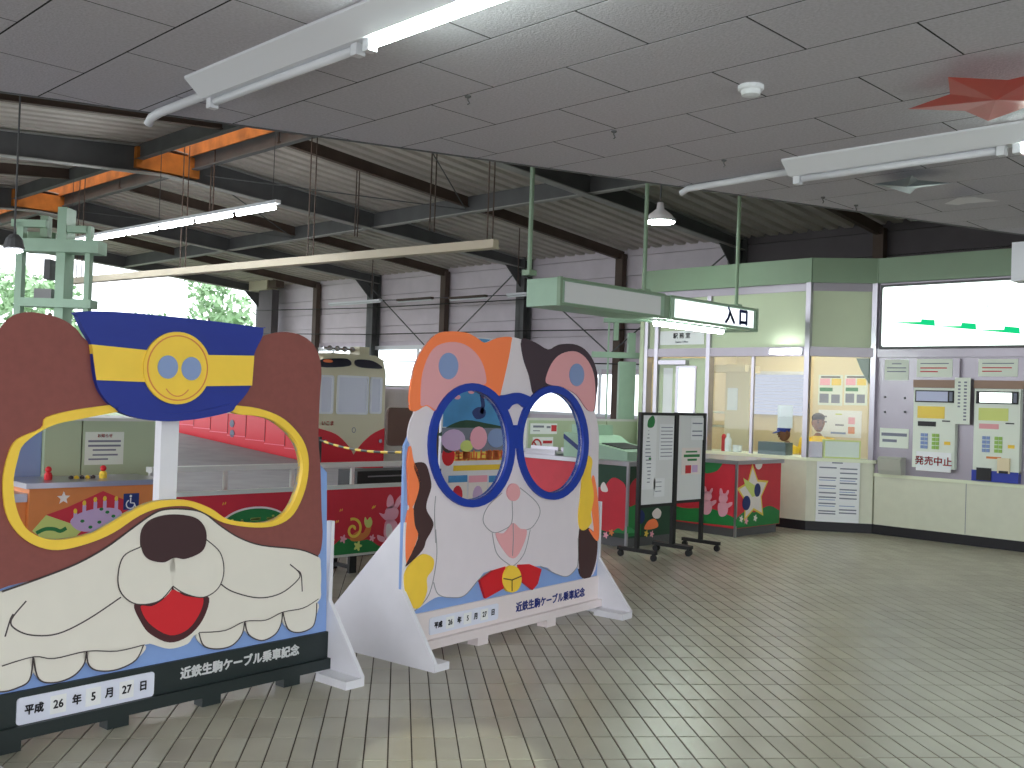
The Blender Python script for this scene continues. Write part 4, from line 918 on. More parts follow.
hang(WF.off(.005), 'small typed sheet near the top of the left whiteboard', (658.5, 460), (674, 424), rows=[(k, .1, .9, .02, 'ink_grey') for k in np.linspace(.1, .9, 9)])
hang(WF.off(.005), 'small square note low on the left whiteboard', (653, 497), (664.5, 478), rows=[(k, .15, .7, .03, 'ink_grey') for k in (.3, .55, .8)])
MB().plate(WF.off(.01), curve(WF.poly([(647, 427), (647.5, 420), (652, 415.5), (654, 421), (652, 427)]), 4), 0, .003).build('drop_mark', 'mural_green', W1)
WG = FV(wv+.03).off(.005)
hang(WG, 'white typed sheet at the top of the right whiteboard', (690.5, 440), (703.5, 418), rows=[(k, .1, .9, .05, 'ink_grey') for k in (.2, .4, .75)])
hang(WG, 'pale blue printed notice low on the right whiteboard', (681, 475), (700.5, 447.5), 'mural_white', rows=[(.85, .2, .8, .06, 'mural_green'), (.7, .1, .95, .1, 'mural_green'), (.55, .3, .8, .08, 'mural_green')], blocks=[(.2, .5, .05, .35, 'ink_red'), (.55, .85, .08, .35, 'mural_purple')])

# ------------------------------------------------------------------ poster stand behind the cat board
pv = 7.65; PF = FV(pv)
p0 = PF.px(438, 520)[0]; p1 = PF.px(508, 440)[0]; ztop = PF.px(484, 338)[1]; zbot = PF.px(470, 516)[1]
ps = thing('poster_stand', 'amusement park poster stand seen through the cat glasses', 'poster', ((p0+p1)/2, pv, 0))
MB().fbox(PF, p0, p1, zbot, ztop, -.03, 0).build('board', 'white_paint', ps)
zs = PF.px(470, 427)[1]
MB().fbox(PF, p0+.02, p1-.02, zs, ztop-.01, 0, .003).build('sky_picture', 'poster_sky', ps)
MB().plate(PF, curve(PF.poly([(441, 432), (450, 425), (466, 420), (485, 423), (506, 428), (506, 436), (441, 436)]), 3), .002, .0045).build('hill_picture', 'mural_dkgreen', ps)
MB().ribbon(PF, PF.poly([(481, 392), (483, 405), (481, 414)]), .05, .003, .006).plate(PF, curve(PF.poly([(472, 412), (478, 407), (485, 410), (484, 417), (476, 419)]), 4), .003, .006).build('ride_picture', 'navy', ps)
for x, y in ((457, 397), (471, 391.5), (484, 396), (497, 404), (503, 414)): MB().plate(PF, ell(*PF.px(x, y), .045, .025, 10), .003, .006).build('ride_seat', 'mural_pink', ps)
q0, q1 = PF.px(441, 453), PF.px(506, 428)
MB().fbox(PF, q0[0], q1[0], q0[1], q1[1], .003, .005).build('photo_strip', 'ink_grey', ps)
for (x, y, a, b, m_) in ((453, 440, .16, .11, 'mural_purple'), (478, 438, .12, .12, 'mural_pink'), (496, 438, .13, .1, 'dot_blue'), (448, 447, .08, .06, 'outline'), (466, 446, .09, .06, 'mural_lime')):
    MB().plate(PF, ell(*PF.px(x, y), a, b, 16), .005, .007+x*.00001).build('photo_patch', m_, ps)
q0, q1 = PF.px(453, 461), PF.px(507, 451)
MB().fbox(PF, q0[0], q1[0], q0[1], q1[1], .005, .008).build('title_strip', 'mural_yellow', ps)
MB().text(PF, '生駒山上遊園地', (q0[0]+q1[0])/2, (q0[1]+q1[1])/2, (q1[0]-q0[0])/7.2, .008, .011, bold=.006).build('title_text', 'cat_orange', ps)
q = PF.px(448, 456); MB().plate(PF, ell(*q, .085, .1, 20), .005, .009).build('red_badge', 'red', ps)
q0, q1 = PF.px(453, 471), PF.px(506, 464)
MB().fbox(PF, q0[0], q1[0], q0[1], q1[1], .003, .006).build('gold_strip', 'mural_gold', ps)
for (xa, xb, m_, m2) in ((447, 467, 'poster_sky', 'mural_red'), (467.5, 487, 'mural_pink', 'mural_purple'), (487.5, 506, 'poster_sky', 'mural_gold')):
    q0, q1 = PF.px(xa, 508), PF.px(xb, 475); MB().fbox(PF, q0[0], q1[0], q0[1], q1[1], .003, .005).build('photo_card', 'mural_white', ps)
    MB().fbox(PF, q0[0], q1[0], q1[1]-.07, q1[1], .005, .007).build('photo_card_head', m_, ps); MB().plate(PF, ell((q0[0]+q1[0])/2, (q0[1]+q1[1])/2-.04, .07, .1, 14), .005, .008).build('photo_card_picture', m2, ps)
for a in (p0+.04, p1-.04): MB().box(a-.02, a+.02, pv+.03, pv+.06, 0, zbot+.2).build('leg', 'steel_dark', ps); MB().box(a-.02, a+.02, pv-.25, pv+.3, 0, .03).build('leg_foot', 'steel_dark', ps)

# ------------------------------------------------------------------ pale green partition with notices behind the gate counter
LF = FV(9.0)
a0_, a1_, zt_ = LF.px(527, 440)[0], LF.px(641, 440)[0], LF.px(590, 421)[1]
pt = thing('partition', 'low pale green partition behind the ticket reader', 'partition', ((a0_+a1_)/2, 9.03, 0))
am = LF.px(606, 440)[0]
MB().box(a0_, am-.006, 9.0, 9.06, 0, zt_).build('panel', 'green_panel', pt); MB().box(am+.006, a1_, 9.0, 9.06, 0, zt_).build('panel', 'green_panel', pt)
MB().box(a0_, a1_, 8.995, 9.065, zt_, zt_+.03).build('cap_rail', 'rail', pt)
MB().box(a0_-.03, a0_, 8.98, 9.08, 0, zt_+.03).build('end_post', 'rail', pt)
hang(LF, 'white guide notice on the green partition above the no smoking sign', (530, 434), (557, 423.5), rows=[(.7, .1, .5, .2, 'ink_grey'), (.3, .1, .35, .08, 'ink_grey'), (.65, .6, .75, .2, 'ink_grey')], blocks=[(.78, .98, .25, .85, 'ink_red')])
ns = hang(LF, 'no smoking sign on the green partition', (532, 455), (553, 437), rows=[(.72, .5, .95, .16, 'ink_red'), (.4, .55, .9, .06, 'ink_grey')])
q = LF.px(536.3, 446); k = .085
MB().ribbon(LF, ell(*q, k, k, 24), .022, .004, .007, True).ribbon(LF, [(q[0]-k*.7, q[1]+k*.7), (q[0]+k*.7, q[1]-k*.7)], .02, .004, .007).build('prohibition_ring', 'ink_red', ns)
MB().ribbon(LF, [(q[0]-k*.55, q[1]-.01), (q[0]+k*.5, q[1]-.01)], .022, .004, .006).build('cigarette', 'ink', ns)
# ------------------------------------------------------------------ pale green steel frames
def steel_tower(name, lab, D, xc, parts):
    P0 = CAM + ray(xc, 300)*D/FPX; fr = Frame((P0[0], P0[1], 0), (RT[0], RT[1], 0), (-FW[0], -FW[1], 0))
    t = thing(name, lab, 'steel frame', (P0[0], P0[1], 0), math.atan2(RT[1], RT[0]))
    for nm, (xa, xb, ya, yb), d0, d1, m_ in parts:
        A, B = fr.px(xa, yb), fr.px(xb, ya); zlo = 0 if yb > 470 else A[1]
        MB().fbox(fr, A[0], B[0], zlo, B[1], d0, d1).build(nm, m_, t)
    return t
steel_tower('pulley_tower', 'pale green steel pulley tower left of the dog cap', 14, 56, [
    ('column', (46, 67, 207, 500), -.3, 0, 'pale_green'), ('side_post', (12, 17, 222, 500), -.12, 0, 'pale_green'), ('side_post', (80, 86, 226, 500), -.12, 0, 'pale_green'),
    ('cross_arm', (11, 46, 220, 226), -.1, 0, 'pale_green'), ('cross_arm', (67, 88, 226, 232), -.1, 0, 'pale_green'), ('beam', (22, 100, 241, 251), -.25, .06, 'pale_green'), ('lower_beam', (20, 92, 300, 306), -.2, .05, 'pale_green'),
    ('rear_arm', (14, 46, 229, 236), -.45, -.3, 'green_fascia'), ('gusset', (38, 46, 215, 236), -.2, -.05, 'green_fascia'), ('bracket', (40, 47, 258, 278), -.3, -.1, 'steel_dark'), ('bracket', (30, 48, 288, 300), -.3, -.1, 'concrete')])
P0 = CAM + ray(14, 246)*13/FPX
fl2 = thing('flood_lamp', 'grey flood lamp at the left edge by the green tower', 'flood lamp', (P0[0], P0[1], P0[2]-.1))
MB().lathe((P0[0], P0[1], P0[2]-.05), [(.1, 0), (.13, .02), (.1, .14), (.05, .2)], 14).build('housing', 'steel_dark', fl2); MB().lathe((P0[0], P0[1], P0[2]-.085), [(.07, 0), (.11, .025)], 14).build('lens', TUBE2, fl2)
MB().tube([(P0[0], P0[1], P0[2]+.12), (P0[0], P0[1], zr(P0[0]))], .012, 6).build('stem', 'steel_dark', fl2)
steel_tower('gate_post', 'pale green steel gate post left of the office', 15.2, 622, [
    ('column', (616, 636, 362, 478), -.25, 0, 'pale_green'), ('side_post', (605, 609, 315, 478), -.08, 0, 'pale_green'), ('upper_plate', (628, 636, 333, 356), -.2, 0, 'pale_green'), ('cross_bar', (592, 640, 353, 357), -.1, .02, 'pale_green'), ('top_bar', (604, 642, 319, 322), -.1, .02, 'pale_green'), ('diagonal_plate', (614, 619, 322, 340), -.12, 0, 'pale_green')])

# ------------------------------------------------------------------ the cable car
cv = 20.0; KF = FV(cv); u0, u1 = KF.px(318, 420)[0]-.02, KF.px(384, 420)[0]
zc0, zroof = -.45, KF.px(350, 354)[1]
KS = FU(u0)
car = thing('cable_car', 'red and cream cable car standing at the platform', 'cable car', ((u0+u1)/2, 23.5, zc0))
zw = KF.px(350, 372)[1]; CL = 7.0
W_ = u1-u0
prof = [(0, zc0), (W_, zc0), (W_, zw), (W_-.1, zroof-.1), (W_-.35, zroof), (.35, zroof), (.1, zroof-.1), (0, zw)]
MB().prism([(u0+a, cv+.02, b) for a, b in prof], (0, CL, 0)).build('body', 'car_cream', car)
MB().plate(KF.off(-.02), [(u0+a, b) for a, b in prof], 0, .03).build('front_face', 'car_cream', car)
V0 = KF.px(353, 455)
lcur = KF.poly([(318, 428), (335, 434), (347, 445), (353, 455)]); rcur = KF.poly([(353, 455), (361, 444), (372, 434), (384, 428)])
MB().plate(KF, curve([(u0-.002, lcur[0][1])]+lcur[1:], 4, False)[:-1]+curve(rcur, 4, False)+[(u1+.002, zc0), (u0-.002, zc0)], .01, .03).build('front_red_panel', 'car_red', car)
for (xa, xb, ya, yb) in ((319.5, 332, 377, 412), (337, 367, 378, 412.5), (370, 380.5, 379, 412)):
    A, B = KF.px(xa, yb), KF.px(xb, ya)
    w = MB().plate(KF, [rrect(A[0]-.04, B[0]+.04, A[1]-.04, B[1]+.04, .06), rrect(A[0]+.01, B[0]-.01, A[1]+.01, B[1]-.01, .04)], .01, .045).build('front_window_frame', 'white_metal', car)
    MB().plate(KF, rrect(A[0]+.005, B[0]-.005, A[1]+.005, B[1]-.005, .04), .01, .016).build('front_window_pane', M('car_glass', (214, 216, 230), .3), car)
for l in ([(320, 360), (330, 358.5), (347, 359), (348.5, 366), (320, 367)], [(354, 363), (357, 359.5), (372, 361), (382, 368), (372, 368.5), (358, 367)]):
    MB().plate(KF, curve(KF.poly(l), 4), .01, .04).build('upper_window', M('car_upper_glass', (34, 32, 46), .1), car)
q = KF.px(327, 361); MB().plate(KF, ell(*q, .14, .04, 16), .04, .045).build('destination_light', 'cat_orange', car)
rc = MB(); rc.tube([(u0+.3, cv+.3, zroof+.12), (u1-.6, cv+.3, zroof+.12)], .03, 6); rc.build('roof_rail', 'chrome', car)
for k in range(4): MB().ball((u0+.45+k*.22, cv+.25, zroof+.12), .07, 10, 6).build('roof_lamp', 'chrome', car)
MB().box(u1-.75, u1-.45, cv+.1, cv+.5, zroof, zroof+.2).build('roof_fitting', 'car_cream', car)
for x, y in ((324, 441.5), (379, 441)):
    q = KF.px(x, y); MB().plate(KF, ell(*q, .05, .05, 14), .03, .06).build('headlamp', 'chrome', car)
MB().text(KF, 'いこま', KF.px(327, 423.5)[0], KF.px(327, 423.5)[1], .12, .03, .034, bold=.004).build('car_name', 'ink_red', car)
q = KF.px(353, 430); MB().ribbon(KF, ell(*q, .05, .06, 16), .015, .03, .036, True).build('emblem', 'ink_grey', car)
zred = KS.px(270, 416)[1]
MB().fbox(KS, -(cv+CL), -cv, zc0, zred, 0, .02).build('side_red_panel', 'car_red', car)
for k in range(7):
    a = -(cv+.4+k*.92); zz = .12+.06*k
    MB().fbox(KS, a-.012, a+.012, zz, zred, .02, .03).build('side_rib', M('car_dark_red', (150, 14, 30), .5), car)
    MB().fbox(KS, a-.92, a, zz, zz+.02, .02, .035).build('side_ledge', M('car_pink', (236, 120, 140), .5), car)
    MB().fbox(KS, a-.82, a-.1, zred+.25, zred+1.0, 0, .012).build('side_window', 'car_glass', car)
for x, y in ((233, 423.5), (233, 433.5)):
    q = KS.px(x, y); MB().plate(KS, ell(*q, .11, .1, 16), .02, .035).build('side_emblem', 'ink_grey', car)
# rope barrier in front of the car
A, B = CAM+ray(320, 440)*16/FPX, CAM+ray(404, 452)*12/FPX
rp = thing('rope_barrier', 'yellow and black rope sagging in front of the cable car', 'rope', (A[0], A[1], 0))
n = 14
for k in range(n):
    p, q = A+(B-A)*k/n, A+(B-A)*(k+1)/n
    p = p-(0, 0, .25*(k/n)*(1-k/n)); q = q-(0, 0, .25*((k+1)/n)*(1-(k+1)/n)); MB().tube([p, q], .018, 6).build('rope_segment', 'mural_gold' if k % 2 else 'black', rp)
for p in (A, B): MB().tube([(p[0], p[1], -.1), (p[0], p[1], p[2]+.05)], .03, 8).build('post', 'black', rp); MB().lathe((p[0], p[1], -.1), [(.17, 0), (.17, .03), (.05, .06)], 14).build('post_base', 'black', rp)

# ------------------------------------------------------------------ ticket office
OL, OR = FU(11.5), FU(11.97)
A_, B_ = np.array([11.5, 6.26, 0]), np.array([11.97, 5.62, 0]); dm = (B_-A_)/np.linalg.norm(B_-A_); OMl = np.linalg.norm(B_-A_)
OM = Frame(A_, dm, (dm[1], -dm[0], 0))
office = sthing('wall_office', (11.7, 6.5, 0), 'pale green ticket office front with steel posts')
VL, VR = 8.86, 1.5
def strip(name, z0, z1, d0, d1, m_, vl=VL, right=True):
    MB().fbox(OL, -vl, -A_[1], z0, z1, d0, d1).build(name, m_, office)
    MB().fbox(OM, 0, OMl, z0, z1, d0, d1).build(name, m_, office)
    if right: MB().fbox(OR, -B_[1], -VR, z0, z1, d0, d1).build(name, m_, office)
strip('fascia', 3.085, 3.39, -.1, .03, 'green_fascia')
strip('recess_strip', 2.985, 3.085, -.1, -.02, 'stainless_wall')
strip('upper_panel', 2.285, 2.985, -.1, -.03, 'cream_panel', right=False)
strip('beam', 2.17, 2.285, -.1, .01, 'stainless_wall')
for v in (8.80, 8.62, 7.755): MB().fbox(OL, -v-.03, -v+.03, 0 if v > 7.8 else .9, 2.985, -.1, .02).build('post', 'stainless', office)
MB().fbox(OL, -8.9, -8.83, 0, 3.39, -.12, .03).build('corner_post', 'cream_panel', office)
for P in (A_, B_): MB().box(P[0]-.03, P[0]+.03, P[1]-.005, P[1]+.06, .905, 3.085).build('post', 'stainless', office)
for P in (A_, B_): MB().box(P[0]-.037, P[0]+.03, P[1]-.012, P[1]+.012, 3.085, 3.39).build('fascia_joint', 'green_fascia', office)
MB().fbox(OR, -5.66, -VR, .745, 2.17, -.1, -.03).build('steel_panel', 'stainless_wall', office)
MB().fbox(OR, -5.62, -VR, 2.285, 2.985, -.1, -.03).build('steel_panel', 'stainless_wall', office)
MB().prism([(11.5, 8.9, 3.3), (11.5, 6.26, 3.3), (11.97, 5.62, 3.3), (11.97, VR, 3.3), (14.9, VR, 3.3), (14.9, 8.9, 3.3)], (0, 0, .07)).build('roof_slab', 'siding_dark', office)
# room behind the glass
struct(MB().box(12.6, 14.9, 1.5, 8.9, -.1, 0).build('floor_office', 'concrete'))
struct(MB().prism([(11.62, 8.8, 2.92), (11.62, 6.3, 2.92), (12.08, 5.6, 2.92), (12.08, 3, 2.92), (13.8, 3, 2.92), (13.8, 8.8, 2.92)], (0, 0, .05)).build('ceiling_office', 'paper'))
struct(MB().box(13.8, 13.9, 3.0, 8.86, 0, 3.3).build('wall_office_rear', 'beige'))
struct(MB().box(11.62, 13.8, 8.78, 8.86, 0, 3.3).build('wall_office_left', 'beige'))
struct(MB().box(12.3, 13.8, 4.4, 4.5, 0, 3.3).build('wall_office_partition', 'beige'))
for k, v in enumerate((7.6, 6.2)):
    ol_ = thing('office_light', 'lit ceiling panel inside the office, %s' % ('left one' if k == 0 else 'right one'), 'ceiling light', (12.8, v, 2.86), 0, 'ceiling panels in the office')
    MB().box(12.2, 13.4, v-.12, v+.12, 2.88, 2.92).build('frame', 'white_metal', ol_); MB().box(12.23, 13.37, v-.1, v+.1, 2.865, 2.88).build('diffuser', OFFLIT, ol_)
# door with sign
DFm = OL.off(-.03)
d0, d1 = -8.585, -7.795
door = sthing('door_1', (11.53, 8.2, 0), 'cream office door with a tall narrow window')
q0, q1 = DFm.px(676.5, 425), DFm.px(695, 368); g0_, g1_ = DFm.px(661, 425)[0], DFm.px(673, 368)[0]
MB().plate(DFm, [[(d0, .02), (d1, .02), (d1, 2.15), (d0, 2.15)], [(q0[0], 1.0), (q1[0], 1.0), (q1[0], q1[1]), (q0[0], q1[1])], [(g0_, 1.0), (g1_, 1.0), (g1_, q1[1]), (g0_, q1[1])]], -.04, 0).build('leaf', 'cream_panel', door)
MB().plate(DFm, [[(q0[0]-.03, .97), (q1[0]+.03, .97), (q1[0]+.03, q1[1]+.03), (q0[0]-.03, q1[1]+.03)], [(q0[0], 1.0), (q1[0], 1.0), (q1[0], q1[1]), (q0[0], q1[1])]], 0, .015).build('window_frame', 'stainless', door)
MB().fbox(DFm, q0[0], q1[0], 1.0, q1[1], -.022, -.018).build('pane', PANEGLOW, door); MB().fbox(DFm, g0_, g1_, 1.0, q1[1], -.022, -.018).build('pane', 'paper', door)
MB().fbox(DFm, d0+.04, d0+.5, 2.06, 2.12, 0, .09).build('door_closer', 'stainless', door)
MB().tube([DFm.at(d1-.08, 1.0, .02), DFm.at(d1-.08, 1.0, .07), DFm.at(d1-.2, 1.0, .07)], .012, 6).build('door_handle', 'chrome', door)
a0_, b0_ = OL.px(659, 345); a1_, b1_ = OL.px(703.5, 330)
st_ = sheet('office_sign', 'white station office sign above the office door', OL.off(-.025), a0_, a1_, b0_, b1_, 'paper', texts=[('駅 務 室', .5, .62, .42, 'ink'), ('Station Office', .5, .2, .2, 'ink_grey')], cat_='sign')
# counter
ct = thing('ticket_counter', 'long white ticket counter with black kick strip', 'counter', (11.7, 6, 0))
MB().prism([(11.5, 8.5, .12), (11.5, 6.26, .12), (11.97, 5.62, .12), (12.2, 5.62, .12), (12.0, 6.5, .12), (12.0, 8.5, .12)][::-1], (0, 0, .745)).build('front', 'counter_white', ct)
MB().prism([(11.47, 8.5, .865), (11.47, 6.25, .865), (11.96, 5.585, .865), (12.22, 5.6, .865), (12.05, 6.5, .865), (12.05, 8.5, .865)][::-1], (0, 0, .04)).build('top', M('counter_top', (226, 232, 204), .35), ct)
MB().box(11.97, 12.25, VR, 5.60, .12, .71).build('ledge_front', 'counter_white', ct); MB().box(11.94, 12.25, VR, 5.60, .71, .748).build('ledge_top', 'counter_top', ct)
MB().prism([(11.515, 8.5, 0), (11.515, 6.265, 0), (11.985, 5.625, 0), (11.985, VR, 0), (12.2, VR, 0), (12.2, 5.7, 0), (12.0, 6.5, 0), (12.0, 8.5, 0)][::-1], (0, 0, .12)).build('kick_strip', 'kick', ct)
for v in (4.5, 3.3): MB().fbox(OR, -v-.003, -v+.003, .13, .71, 0, .002).build('panel_joint', 'ink_grey', ct)
p0, p1 = OM.px(815, 521), OM.px(860, 460)
nl = [(k, .06, .46, .02, 'ink_grey') for k in (.86, .70, .57, .46, .39, .29, .17, .13)]+[(k, .54, .94, .02, 'ink_grey') for k in (.85, .78, .7, .62, .52, .44, .38, .2, .15)]
sheet('notice', 'large white two column notice hanging on the counter front', OM.off(.02), p0[0], p1[0], p0[1], p1[1], 'paper', nl+[(.94, .35, .6, .02, 'ink_grey')]+[(k, .06, .44, .012, 'dot_blue') for k in (.66, .53, .35, .25)]+[(k, .54, .9, .012, 'dot_blue') for k in (.66, .48, .26)])
# glass
MB().fbox(OL, -7.72, -6.3, .905, 2.17, -.06, -.054).build('glass_pane', 'glass', office); MB().fbox(OM, .06, OMl-.06, .905, 2.17, -.06, -.054).build('glass_pane', 'glass', office)
vm = -OL.px(750, 400)[0]; MB().fbox(OL, -vm-.02, -vm+.02, .905, 2.17, -.075, -.04).build('mullion', 'stainless', office)
# lamp on the beam
q0, q1 = OL.px(771, 352), OL.px(803, 352)
bl = thing('beam_lamp', 'small lit tube lamp on the office beam', 'lamp', (11.45, -(q0[0]+q1[0])/2, 2.17))
MB().fbox(OL, q0[0], q1[0], 2.19, 2.265, .01, .035).build('housing', 'white_metal', bl); MB().tube([OL.at(q0[0]+.03, 2.225, .06), OL.at(q1[0]-.03, 2.225, .06)], .028, 10).build('tube', TUBE2, bl, True)
q = OL.px(804, 335); 
# inside the office
IW = FU(13.8)
q0, q1 = IW.px(752, 414), IW.px(807, 375)
bd_ = thing('window_blind', 'white pulled down blind on the office rear wall', 'blind', IW.at((q0[0]+q1[0])/2, q0[1]))
for k in range(12):
    a = q0[1]+(q1[1]-q0[1])*k/12; MB().fbox(IW, q0[0], q1[0], a+.003, a+(q1[1]-q0[1])/12, .02+.004*(k % 2), .03+.004*(k % 2)).build('slat', BLINDGLOW, bd_)
MB().fbox(IW, q0[0]-.03, q1[0]+.03, q1[1], q1[1]+.05, .0, .06).build('head_rail', 'white_metal', bd_)
for (xa, xb, lab) in ((818, 843, 'colour picture poster on the office wall, left one'), (844, 868, 'colour picture poster on the office wall, right one')):
    q0, q1 = IW.px(xa, 405), IW.px(xb, 375)
    sheet('poster', lab, IW, q0[0], q1[0], q0[1], q1[1], 'paper_green', rows=[(.93, .1, .9, .05, 'ink')], blocks=[(.06, .48, .66, .88, 'mural_pink'), (.55, .94, .66, .88, 'mural_yellow'), (.06, .6, .46, .58, 'mural_green'), (.06, .44, .08, .38, 'ink_grey'), (.55, .9, .08, .36, 'ink_grey')], cat_='poster', grp='posters on the office wall')
q0, q1 = IW.px(818, 436), IW.px(862, 411)
sheet('notice', 'wide white notice below the posters on the office wall', IW, q0[0], q1[0], q0[1], q1[1], 'paper', rows=[(.75, .05, .2, .06, 'ink_grey'), (.55, .05, .2, .06, 'ink_grey'), (.85, .4, .55, .05, 'mural_lime'), (.45, .4, .6, .06, 'ink_grey'), (.15, .3, .65, .07, 'dot_blue')], blocks=[(.7, .85, .5, .75, 'mural_pink'), (.7, .85, .15, .4, 'mural_orange')])
q0, q1 = FU(12.1).px(782, 427), FU(12.1).px(791, 400)
MB().fbox(OL, OL.px(775, 420)[0], OL.px(790, 420)[0], OL.px(780, 428)[1], OL.px(780, 405)[1], -.066, -.062).build('glass_notice', 'paper', office)
# beige cabinet with shelf inside the left window
cb = thing('filing_cabinet', 'beige cabinet with a white sheet behind the counter glass', 'cabinet', (12.6, 8.0, 0))
XF = FU(12.45); q0, q1 = XF.px(724, 440)[0], XF.px(748, 440)[0]
MB().fbox(XF, q0, q1, 0, 2.12, -.12, 0).build('body', 'beige', cb); MB().fbox(XF, q0-.35, q1-.02, 2.0, 2.1, -.3, .1).build('top_box', 'beige', cb)
MB().fbox(XF, q0-.3, q0-.02, 1.40, 1.43, -.3, 0).build('shelf', 'counter_white', cb); MB().fbox(XF, q0-.3, q0-.02, 1.2, 1.23, -.3, 0).build('shelf', 'counter_white', cb)
w0, w1 = XF.px(727, 410), XF.px(738, 388); MB().fbox(XF, w0[0], w1[0], w0[1], w1[1], 0, .004).build('sheet', 'paper', cb)
# things on the counter behind the glass
q0, q1 = OL.px(753, 447), OL.px(781, 436)
tag(MB().box(11.62, 11.8, -q1[0], -q0[0], .905, .905+.16).build('document_tray', 'grey_box'), 'grey tray box on the counter beside the man in the blue cap', 'tray')
bt_ = thing('bottle', 'red and white bottle on the counter left of the cabinet', 'bottle', (11.65, -OL.px(722, 440)[0], .905))
v = -OL.px(722, 440)[0]; MB().lathe((11.65, v, .905), [(.04, 0), (.045, .02), (.045, .16), (.02, .2), (.02, .24)], 12).build('body', 'paper', bt_); MB().lathe((11.65, v+.07, .905), [(.03, 0), (.03, .2), (.015, .23)], 12).build('label_band', 'red', bt_)
sv_ = -OL.px(760, 447)[0]
tag(MB().lathe((11.64, 7.35, .905), [(.05, 0), (.06, .03), (.065, .09), (.055, .09), (.05, .03)], 12).build('pen_cup', 'paper'), 'white cup on the counter in front of the cabinet', 'cup')
q0, q1 = OM.px(824, 455), OM.px(862, 441)
ho = thing('leaflet_holder', 'yellow green leaflet box on the counter corner', 'leaflet box', OM.at((q0[0]+q1[0])/2, .905, -.03))
MB().fbox(OM, q0[0], q1[0], .905, q1[1], -.16, -.065).build('box', 'mural_lime', ho); MB().fbox(OM, q0[0]+.02, q1[0]-.02, .925, q1[1]-.02, -.065, -.062).build('label_sheet', 'paper_green', ho)
tag(MB().fbox(OM, OM.px(808, 450)[0], OM.px(823, 450)[0], .905, OM.px(815, 442)[1], -.2, -.065).build('ticket_tray', 'stainless_wall'), 'grey metal ticket tray in front of the man in yellow', 'tray')
dk = OM.poly([(858, 358), (873, 358), (873, 386), (867, 378), (862, 368)])
tag(MB().plate(OM, dk, -.12, -.09).build('curtain', 'green_fascia'), 'dark green curved curtain at the top of the corner window', 'curtain')

# ------------------------------------------------------------------ ticket machines and light board
q0, q1 = OR.px(882, 348), OR.px(882, 287)
b0_ = 2.30; b1_ = 3.03; s0_, s1_ = -5.545, -3.3
lb = thing('light_board', 'bright backlit route and fare board above the ticket machines', 'light board', OR.at((s0_+s1_)/2, b0_))
MB().fbox(OR, s0_-.03, s1_+.03, b0_-.03, b1_+.03, -.03, .03).build('case', 'steel_dark', lb)
MB().plate(OR, rrect(s0_, s1_, b0_, b1_, .03), .03, .036).build('lit_face', SIGNLIT, lb)
c7 = lambda l: conv(l, 7.11, 880, 280)
GREEN = Memit('sign_green', (20, 176, 110), .9)
for l in ([(105, 302), (300, 299), (305, 280), (397, 286), (400, 325), (410, 329), (105, 304)], [(430, 331), (585, 328), (592, 305), (690, 312), (693, 350), (705, 356), (430, 333)], [(705, 357), (890, 355), (896, 330), (1000, 340), (1003, 378), (1015, 385), (705, 359)], [(1020, 386), (1190, 384), (1196, 357), (1300, 367), (1303, 405), (1315, 412), (1020, 388)]):
    MB().plate(OR, OR.poly(c7(l)), .036, .039).build('route_step', GREEN, lb)
for (x, y, sz) in ((799, 192, .05), (790, 290, .05), (100, 430, .05), (490, 265, .04), (195, 238, .04), (150, 88, .05), (265, 85, .05)):
    q = OR.px(*c7([(x, y)])[0]); MB().text(OR, '生駒山上' if x in (799, 265) else 'うめ', q[0], q[1], sz, .036, .0385).build('station_name', 'ink_grey', lb)
def ticket_machine(s0_, s1_, lab, blue, lit):
    z0_, z1_ = .86, 1.805; fr = OR; t = thing('ticket_machine', lab, 'ticket machine', fr.at((s0_+s1_)/2, .75)); w = s1_-s0_
    fx = lambda a, b, c, d, e, f, n, m_: MB().fbox(fr, s0_+w*a, s0_+w*b, z0_+(z1_-z0_)*c, z0_+(z1_-z0_)*d, e, f).build(n, m_, t)
    fx(0, 1, 0, 1, -.03, .05, 'face', 'paper_green')
    MB().fbox(fr, s0_-.02, s1_+.02, 1.81, 1.9, -.03, .03).build('brown_strip', M('strip_brown', (150, 122, 104), .5), t)
    MB().fbox(fr, s0_-.02, s1_+.02, 1.9, 2.15, -.03, .02).build('head_panel', 'stainless_wall', t)
    fx(.04, .96, .82, .97, .05, .06, 'screen_frame', 'black'); fx(.07 if not lit else .12, .82, .835, .955, .06, .064, 'screen', SIGNLIT if lit else M('lcd', (170, 176, 206), .2), )
    fx(.86, .93, .84, .95, .06, .066, 'dial', 'ink_grey')
    fx(.1, .75, .62, .77, .05, .053, 'guide_label', 'mural_lime' if lit else 'mural_yellow')
    fx(.12, .55, .52, .58, .05, .056, 'bill_slot', 'cat_pink' if lit else 'black')
    fx(.7, .88, .585, .6, .05, .06, 'coin_slot', 'black')
    for r_ in range(4):
        for c_ in range(2):
            fx(.2+.09*c_, .275+.09*c_, .24+.05*r_, .28+.05*r_, .05, .06, 'button', 'dot_blue'); fx(.47+.09*c_, .545+.09*c_, .24+.05*r_, .28+.05*r_, .05, .06, 'button', M('btn_green', (150, 190, 90), .5))
    fx(.76, .9, .30, .34, .05, .056, 'arrow_label', 'mural_gold'); fx(.3, .62, .165, .19, .05, .058, 'arrow_label', 'mural_orange')
    if blue:
        fx(-.02, 1.0, -.11, .02, -.03, .056, 'lower_band', M('machine_blue', (26, 50, 160), .4)); fx(.1, .42, -.1, .05, .056, .075, 'ticket_outlet', 'black')
        fx(.56, .82, .0, .18, .05, .085, 'coin_return', 'beige'); fx(.6, .8, .0, .03, .085, .09, 'coin_opening', 'black')
    return t
T1 = ticket_machine(-5.118, -4.625, 'pale ticket machine with red out of service card', False, False)
